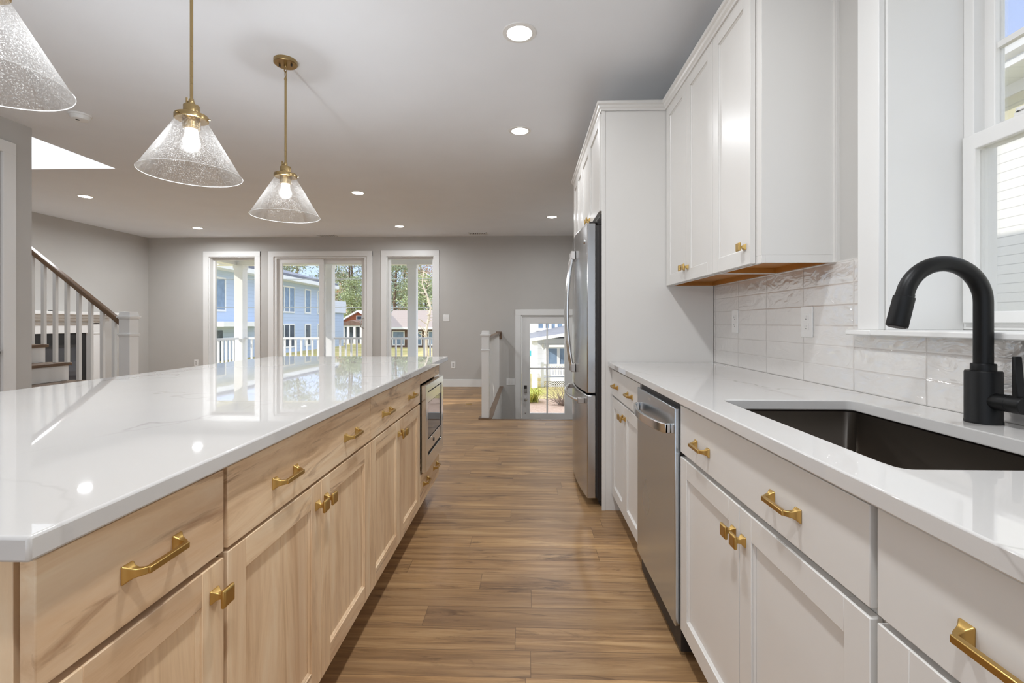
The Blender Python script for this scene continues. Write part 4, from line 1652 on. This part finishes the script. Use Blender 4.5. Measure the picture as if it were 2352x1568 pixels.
for (ax, ay), (bx_, by), lab in bays:
    e = thing('porch_railing', lab, 'railing', ((ax + bx_) / 2, (ay + by) / 2, 0), 'porch railings')
    hx = 0.035 if ay != by else 0.0
    hy = 0.035 if ay == by else 0.0
    box(ax - hx, bx_ + hx, ay - hy, by + hy, 0.775, 0.82).build('top_rail', 'outside_white', e)
    box(ax - hx * .6, bx_ + hx * .6, ay - hy * .6, by + hy * .6, 0.02, 0.06).build('bottom_rail', 'outside_white', e)
    L = math.hypot(bx_ - ax, by - ay)
    n = int(L / 0.13)
    for k in range(1, n):
        x, y = ax + (bx_ - ax) * k / n, ay + (by - ay) * k / n
        box(x - .018, x + .018, y - .018, y + .018, 0.06, 0.775).build('baluster', 'outside_white', e)

# ------------------------------------------------------------------ outside
GZ = -1.2
m = MB()
m.box(-90, 60, 11.3, 120, GZ - .2, GZ)
m.box(-90, 60, -2.5, 11.3, GZ - .2, GZ)
struct(m.build('ground', 'lawn', smooth=0))
m = MB()
m.prism([(-3.2, 11.6), (4.5, 11.6), (4.5, 14.3), (1.2, 14.6), (-3.2, 14.2)], 'z', GZ, GZ + 0.04)
struct(m.build('ground_bed', 'mulch', smooth=0))


def win(e, plane, c, u0, u1, z0, z1, d, pane='pane_blue', bars=0):
    """framed window on a wall; plane 'x' or 'y' at c, d = outward direction"""
    def bx(m, a, b, za, zb, t0, t1):
        if plane == 'x':
            m.box(c + d * t0, c + d * t1, a, b, za, zb)
        else:
            m.box(a, b, c + d * t0, c + d * t1, za, zb)
        return m
    f = 0.12
    m = MB()
    bx(m, u0 - f, u0, z0 - f, z1 + f, 0, 0.06), bx(m, u1, u1 + f, z0 - f, z1 + f, 0, 0.06)
    bx(m, u0, u1, z1, z1 + f, 0, 0.06), bx(m, u0, u1, z0 - f, z0, 0, 0.06)
    for k in range(bars):
        u = u0 + (u1 - u0) * (k + 1) / (bars + 1)
        bx(m, u - .06, u + .06, z0, z1, 0, 0.06)
    w = m.build('window', 'outside_white', e)
    bx(MB(), u0, u1, z0, z1, 0.0, 0.03).build('pane', pane, w)


# blue house, wall running away from us
e = thing('blue_house', 'pale blue two storey house with grey roof beyond the porch on the left', 'house', (-24, 40, GZ))
BX = -19.0
box(-30, BX, 27, 44.6, GZ, 4.7).build('wall', 'siding_blue', e)
m = MB()
m.prism([(-30.8, 4.75), (BX + 0.9, 4.75), (BX + 0.9, 4.95), (-24.5, 6.6), (-30.8, 5.05)], 'y', 26.3, 45.4)
m.build('roof', 'roof_grey', e)
m = MB()
m.box(BX + .001, BX + 0.95, 26.2, 45.5, 4.45, 4.745)
m.build('soffit', 'outside_white', e)
for y0, y1, b in ((36.0, 38.4, 2), (40.4, 41.3, 0), (42.9, 43.7, 0)):
    win(e, 'x', BX, y0, y1, 2.1, 4.0, 1, 'pane_blue', b)
    win(e, 'x', BX, y0, y1, -0.7, 1.0, 1, 'pane_dark', b)
win(e, 'x', BX, 28.2, 29.4, 2.0, 3.9, 1, 'pane_blue')
m = MB()
m.box(BX, BX + 1.2, 27.5, 33.0, 0.95, 1.25)
m.build('porch_roof', 'outside_white', e)
box(BX, BX + 0.05, 28.0, 29.2, GZ, 0.7).build('door', 'pane_dark', e)
box(BX - 4, BX, 44.61, 49.0, GZ, 2.2).build('garage_wing', 'siding_blue', e)
box(BX - 4.2, BX + .2, 44.61, 49.2, 2.2, 3.4).build('balcony_parapet', 'siding_pale', e)

# gable house with shingles, facing us
e = thing('shingle_house', 'orange shingled gable cottage with white porch seen through the patio door', 'house', (-16, 60, GZ))
hy = 56.0
x0, x1 = -21.8, -17.9
xm = (x0 + x1) / 2
box(x0, x1, hy, hy + 4, GZ, 1.35).build('wall', 'siding_pale', e)
MB().prism([(x0, 1.35), (x1, 1.35), (xm, 2.5)], 'y', hy + .05, hy + 4).build('gable', 'siding_orange', e)
m = MB()
m.prism([(x0 - .3, 1.2), (xm, 2.5), (xm, 2.7), (x0 - .3, 1.4)], 'y', hy - .5, hy + 4.3)
m.prism([(x1 + .3, 1.2), (x1 + .3, 1.4), (xm, 2.7), (xm, 2.5)], 'y', hy - .5, hy + 4.3)
m.build('roof', 'outside_white', e)
win(e, 'y', hy + .05, xm - .2, xm + .3, 1.6, 1.95, -1, 'pane_dark')
m = MB()
m.prism([(x0 - .2, 0.9), (x1 + .2, 0.9), (xm, 1.5)], 'y', hy - 2.6, hy - 0.1)
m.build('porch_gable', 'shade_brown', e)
m = MB()
for k in range(6):
    x = x0 + .1 + (x1 - x0 - .2) * k / 5
    m.box(x - .12, x + .12, hy - 2.5, hy - 2.3, GZ, 0.75)
m.box(x0, x1, hy - 2.49, hy - 2.31, 0.75, 0.899)
m.build('porch_post', 'outside_white', e)
box(x0 + .3, x1 - .3, hy - .12, hy - .02, GZ, 0.7).build('porch_window', 'pane_dark', e)

# grey-roofed bungalow
e = thing('bungalow', 'low house with wide brownish roof seen through the window right of the patio door', 'house', (-10.5, 50, GZ))
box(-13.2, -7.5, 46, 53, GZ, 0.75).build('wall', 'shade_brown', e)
m = MB()
m.prism([(45.3, 0.7), (53.7, 0.7), (49.5, 2.5)], 'x', -13.9, -6.9)
m.build('roof', 'roof_brown', e)
m = MB()
m.box(-13.9, -6.9, 45.2, 45.4, 0.55, 0.78)
m.build('fascia', 'outside_white', e)
for a in (-12.9, -11.2, -9.4):
    win(e, 'y', 46, a, a + 1.0, -0.9, 0.3, -1, 'pane_blue')
MB().lathe([(0.12, 1.4), (0.12, 2.0), (0, 2.0)], (-11.4, 47.4), 10).build('vent_pipe', 'outside_white', e)

# white house with a porch, through the entry door
e = thing('porch_house', 'white house with latticed porch on the lawn seen through the entry door', 'house', (2.0, 22, GZ))
hx0 = 0.35
hy = 20.5
box(hx0, 6.6, hy, hy + 1.55, GZ, 0.5).build('wall', 'siding_pale', e)
box(-3.2, 6.6, hy + 1.6, hy + 9, GZ, 5.0).build('upper_wall', 'siding_white', e)
rx = [0.10, 6.6]
zf = [0.53, 1.50]
zb = [0.60, 2.07]
MB().hexa([(rx[0], 17.2, zf[0]), (rx[1], 17.2, zf[1]), (rx[1], hy + 1.59, zb[1]), (rx[0], hy + 1.59, zb[0])],
          [(rx[0], 17.2, zf[0] + .06), (rx[1], 17.2, zf[1] + .06), (rx[1], hy + 1.59, zb[1] + .06), (rx[0], hy + 1.59, zb[0] + .06)]).build('porch_roof', 'roof_grey', e)
m = MB()
m.hexa([(rx[0], 17.12, zf[0] - .05), (rx[1], 17.12, zf[1] - .05), (rx[1], 17.19, zf[1] - .05), (rx[0], 17.19, zf[0] - .05)],
       [(rx[0], 17.12, zf[0] + .06), (rx[1], 17.12, zf[1] + .06), (rx[1], 17.19, zf[1] + .06), (rx[0], 17.19, zf[0] + .06)])
m.box(0.85, 6.6, 17.3, 17.45, 0.28, 0.36)
m.build('fascia', 'outside_white', e)
box(0.60, 6.6, 17.53, hy, -0.985, -0.85).build('porch_floor', 'outside_white', e)
box(0.22, 0.44, 17.25, 17.47, GZ, 0.53).build('porch_column', 'outside_white', e)
for x in (0.62, 1.62, 2.6, 3.6):
    box(x - .06, x + .06, 17.5, 17.62, GZ, -0.30).build('railing_post', 'outside_white', e)
m = MB()
m.box(0.68, 4.5, 17.52, 17.6, -0.42, -0.36).box(0.68, 4.5, 17.54, 17.58, -0.80, -0.76)
k = 0.75
while k < 4.4:
    m.box(k, k + .035, 17.54, 17.58, -0.76, -0.42)
    k += 0.10
m.build('porch_rail', 'outside_white', e)
m = MB()
for k in range(44):
    x = 0.66 + k * 0.08
    for s in (-1, 1):
        a, b = (x, x + 0.2 * s)
        m.hexa([(a - .013, 17.5 + .01 * s, GZ), (a + .013, 17.5 + .01 * s, GZ), (a + .013, 17.515 + .01 * s, GZ), (a - .013, 17.515 + .01 * s, GZ)],
               [(b - .013, 17.5 + .01 * s, -0.99), (b + .013, 17.5 + .01 * s, -0.99), (b + .013, 17.515 + .01 * s, -0.99), (b - .013, 17.515 + .01 * s, -0.99)])
m.build('lattice', 'outside_white', e)
win(e, 'y', hy, 0.98, 1.85, -0.60, 0.06, -1, 'pane_blue', 1)
win(e, 'y', hy + 1.6, 0.6, 1.7, 0.92, 2.2, -1, 'pane_blue', 3)
m = MB()
m.lathe([(0.0, 0.34), (0.05, 0.32), (0.07, 0.2), (0.05, 0.10), (0.0, 0.08)], (0.72, 19.2), 14)
m.tube([(0.72, 19.2, 0.34), (0.72, 19.2, 0.62)], 0.012, 8)
m.build('porch_lantern', 'outside_white', e)
# teal bin beside the house
m = MB()
m.mat('teal_blue').box(0.09, 0.20, 16.3, 16.5, 0.02, 0.2).mat('cable_grey').box(0.12, 0.17, 16.35, 16.45, GZ, 0.02)
tag(m.build('mailbox'), 'teal box on a post left of the white porch house', 'mailbox')

# sided neighbour close by, through the sink window
e = thing('sided_house', 'white lap sided house with eaves and gutter close outside the sink window', 'house', (9, 8, GZ))
NX = 7.3
box(NX, NX + 6, -6, 16.5, GZ, 4.55).build('wall', 'siding_white', e)
box(NX - 0.03, NX, -6, 16.5, 4.2, 4.55).build('shingle_band', 'siding_yellow', e)
box(NX - 0.06, NX, -6, 16.5, 4.55, 4.72).build('frieze_board', 'outside_white', e)
box(NX - 0.55, NX + .2, -6, 16.6, 4.72, 4.76).build('soffit', 'soffit_white', e)
m = MB()
m.prism([(NX - 0.58, 4.72), (NX - 0.55, 4.72), (NX - 0.55, 4.97), (NX - 0.58, 4.97)], 'y', -6, 16.6)
m.prism([(NX - 0.68, 4.86), (NX - 0.58, 4.82), (NX - 0.58, 4.98), (NX - 0.70, 4.98)], 'y', -6, 16.6)
m.build('gutter', 'outside_white', e)
m = MB()
m.prism([(NX - 0.62, 4.985), (NX + 6, 7.6), (NX + 6, 7.75), (NX - 0.66, 5.03)], 'y', -6, 16.6)
m.build('roof', 'roof_grey', e)


# trees ------------------------------------------------------------
def tree(label, x, y, h, crown, leaf, bark, rad, n, spread=1.0, size=0.5, group='trees beyond the porch', lo=0.35, seed=0, name='pine_tree'):
    rnd = random.Random(seed)
    e = thing(name, label, 'tree', (x, y, GZ), group)
    m = MB()
    pts = [(x + 0.15 * math.sin(k * 1.3 + seed) * k / 4, y, GZ + h * k / 8) for k in range(9)]
    m.tube(pts, [rad * (1 - 0.09 * k) for k in range(9)], 7)
    tips = []
    nb = 22
    for k in range(nb):
        f = lo + (1 - lo) * k / nb
        z = GZ + h * f
        a = rnd.uniform(0, 2 * PI)
        L = crown * (1.15 - f * 0.7) * rnd.uniform(0.5, 1.0) * spread
        p0 = Vector((x, y, z))
        p1 = p0 + Vector((math.cos(a) * L, math.sin(a) * L, L * rnd.uniform(0.05, 0.45)))
        pm = (p0 + p1) / 2 + Vector((0, 0, rnd.uniform(-.1, .25) * L))
        m.tube([p0, pm, p1], [rad * .28, rad * .18, rad * .06], 5)
        tips += [p1, (pm + p1) / 2, pm]
    m.build('trunk', bark, e, smooth=60)
    if n:
        m = MB()
        for k in range(n):
            c = rnd.choice(tips)
            p = c + Vector((rnd.gauss(0, .55), rnd.gauss(0, .55), rnd.gauss(0, .33))) * crown * 0.3
            u = Vector((rnd.uniform(-1, 1), rnd.uniform(-1, 1), rnd.uniform(-.7, .7))).normalized() * size * rnd.uniform(.4, 1.2)
            w = u.orthogonal().normalized() * size * 0.22
            vs_ = [m.bm.verts.new(v) for v in (p - u, p + w, p + u, p - w)]
            m.face(vs_)
        m.build('foliage', leaf, e, smooth=0)
    return e


T = [(-31.1, 64, 17, 4.2, 'pine_green', 'bark', .26, 2200, 'thin pine with sparse high crown above the blue house roof', 'pine_tree', .55),
     (-36.2, 68, 15, 4.0, 'pine_green', 'bark', .26, 1800, 'pine behind the left end of the blue house roof', 'pine_tree', .55),
     (-30.4, 72, 22, 3.8, 'pine_green', 'bark', .34, 2600, 'tall pine trunk at the left of the patio door right pane', 'pine_tree', .3),
     (-30.1, 80, 23, 4.4, 'pine_green', 'bark', .32, 3000, 'tall pine second from left in the patio door right pane', 'pine_tree', .22),
     (-28.1, 76, 21, 4.2, 'pine_green', 'bark', .30, 3400, 'broad pine above the orange gable', 'pine_tree', .2),
     (-25.4, 69, 8.5, 4.0, 'leaf_green', 'bark', .22, 3600, 'bushy green tree just behind the orange gable', 'leafy_tree', .12),
     (-34.8, 90, 11, 5.4, 'leaf_rust', 'bark', .25, 3600, 'rusty brown tree behind the gable cottage', 'leafy_tree', .1),
     (-20.3, 70, 18, 4.8, 'leaf_green', 'bark', .3, 5200, 'bright green tree high in the window right of the patio door', 'leafy_tree', .12),
     (-18.4, 66.5, 16, 4.4, 'pine_green', 'bark', .3, 4800, 'dark green tree above the bungalow roof', 'pine_tree', .1),
     (-16.3, 74, 16, 4.6, 'leaf_rust', 'pale_bark', .25, 3200, 'rusty leaved tree at the right of the right back window', 'leafy_tree', .2),
     (-12.6, 60, 8, 3.8, 'leaf_green', 'bark', .2, 3600, 'low green tree right of the bungalow', 'leafy_tree', .1),
     (-21.5, 84, 15, 5.4, 'pine_green', 'bark', .3, 4200, 'dark pine far behind the bungalow', 'pine_tree', .08),
     (-27.0, 92, 18, 5.6, 'pine_green', 'bark', .3, 4200, 'tall dense pine between the gable and the bungalow', 'pine_tree', .08)]
for i, (x, y, h, c, lf, bk_, r, n, lab, nm, lo_) in enumerate(T):
    tree(lab, x, y, h, c, lf, bk_, r * .8, int(n * 1.15), 1.0, 0.27, seed=i, name=nm, lo=lo_)
tree('bare pale forked tree close behind the porch railing in the right back window', -5.0, 24, 5.0, 1.3, 'leaf_rust', 'pale_bark', 0.10, 0, 0.9, 0.1, None, .3, 33, 'bare_tree')

# shrubs by the entry door
e = thing('leafless_shrub', 'leafless twiggy shrub on the mulch seen through the entry door', 'shrub', (1.0, 13.4, GZ + .04))
rnd = random.Random(5)
m = MB()
for k in range(60):
    a = rnd.uniform(0, 2 * PI)
    p = Vector((1.06 + rnd.gauss(0, .05), 13.4 + rnd.gauss(0, .05), GZ + .03))
    d = Vector((math.cos(a) * rnd.uniform(.2, 1.0), math.sin(a) * rnd.uniform(.2, .8), rnd.uniform(.25, 1.0))).normalized()
    pts = [p]
    for q in range(6):
        d = (d + Vector((rnd.uniform(-.6, .6), rnd.uniform(-.5, .5), rnd.uniform(-.35, .35)))).normalized()
        p = p + d * rnd.uniform(.08, .16)
        p.z = max(p.z, GZ + .05)
        pts.append(p)
    m.tube(pts, [.008, .007, .006, .005, .004, .003, .002], 5)
m.build('branches', 'twig', e)
e = thing('grass_tuft', 'yellow green grass clump on the mulch seen through the entry door', 'plant', (0.2, 14.0, GZ + .04))
m = MB()
for k in range(260):
    a = rnd.uniform(0, 2 * PI)
    L = rnd.uniform(.25, .55)
    b0 = Vector((0.17 + rnd.gauss(0, .08), 14.0 + rnd.gauss(0, .08), GZ + .04))
    d = Vector((math.cos(a), math.sin(a), 0))
    s = Vector((-d.y, d.x, 0)) * 0.012
    p1 = b0 + d * L * .55 + Vector((0, 0, L * .75))
    p2 = b0 + d * L * 1.1 + Vector((0, 0, L * .55))
    A = [m.bm.verts.new(v) for v in (b0 - s, b0 + s)]
    B = [m.bm.verts.new(v) for v in (p1 - s, p1 + s)]
    m.face([A[0], A[1], B[1], B[0]])
    m.face([B[0], B[1], m.bm.verts.new(p2)])
m.build('blades', 'grass_clump', e, smooth=0)

# power lines
for z, y, lab in ((4.55, 25.6, 'topmost power line crossing behind the porch'), (3.55, 25.6, 'middle power line crossing behind the porch'), (2.0, 25.6, 'lowest power line crossing behind the porch')):
    m = MB()
    m.tube([(-40 + 5 * k, y + 0.03 * (k - 6) ** 2 * 0, z + 0.010 * (k - 6) ** 2) for k in range(8)], 0.018, 6)
    tag(m.build('power_line', 'cable_grey', smooth=60), lab, 'cable', 'power lines behind the porch')
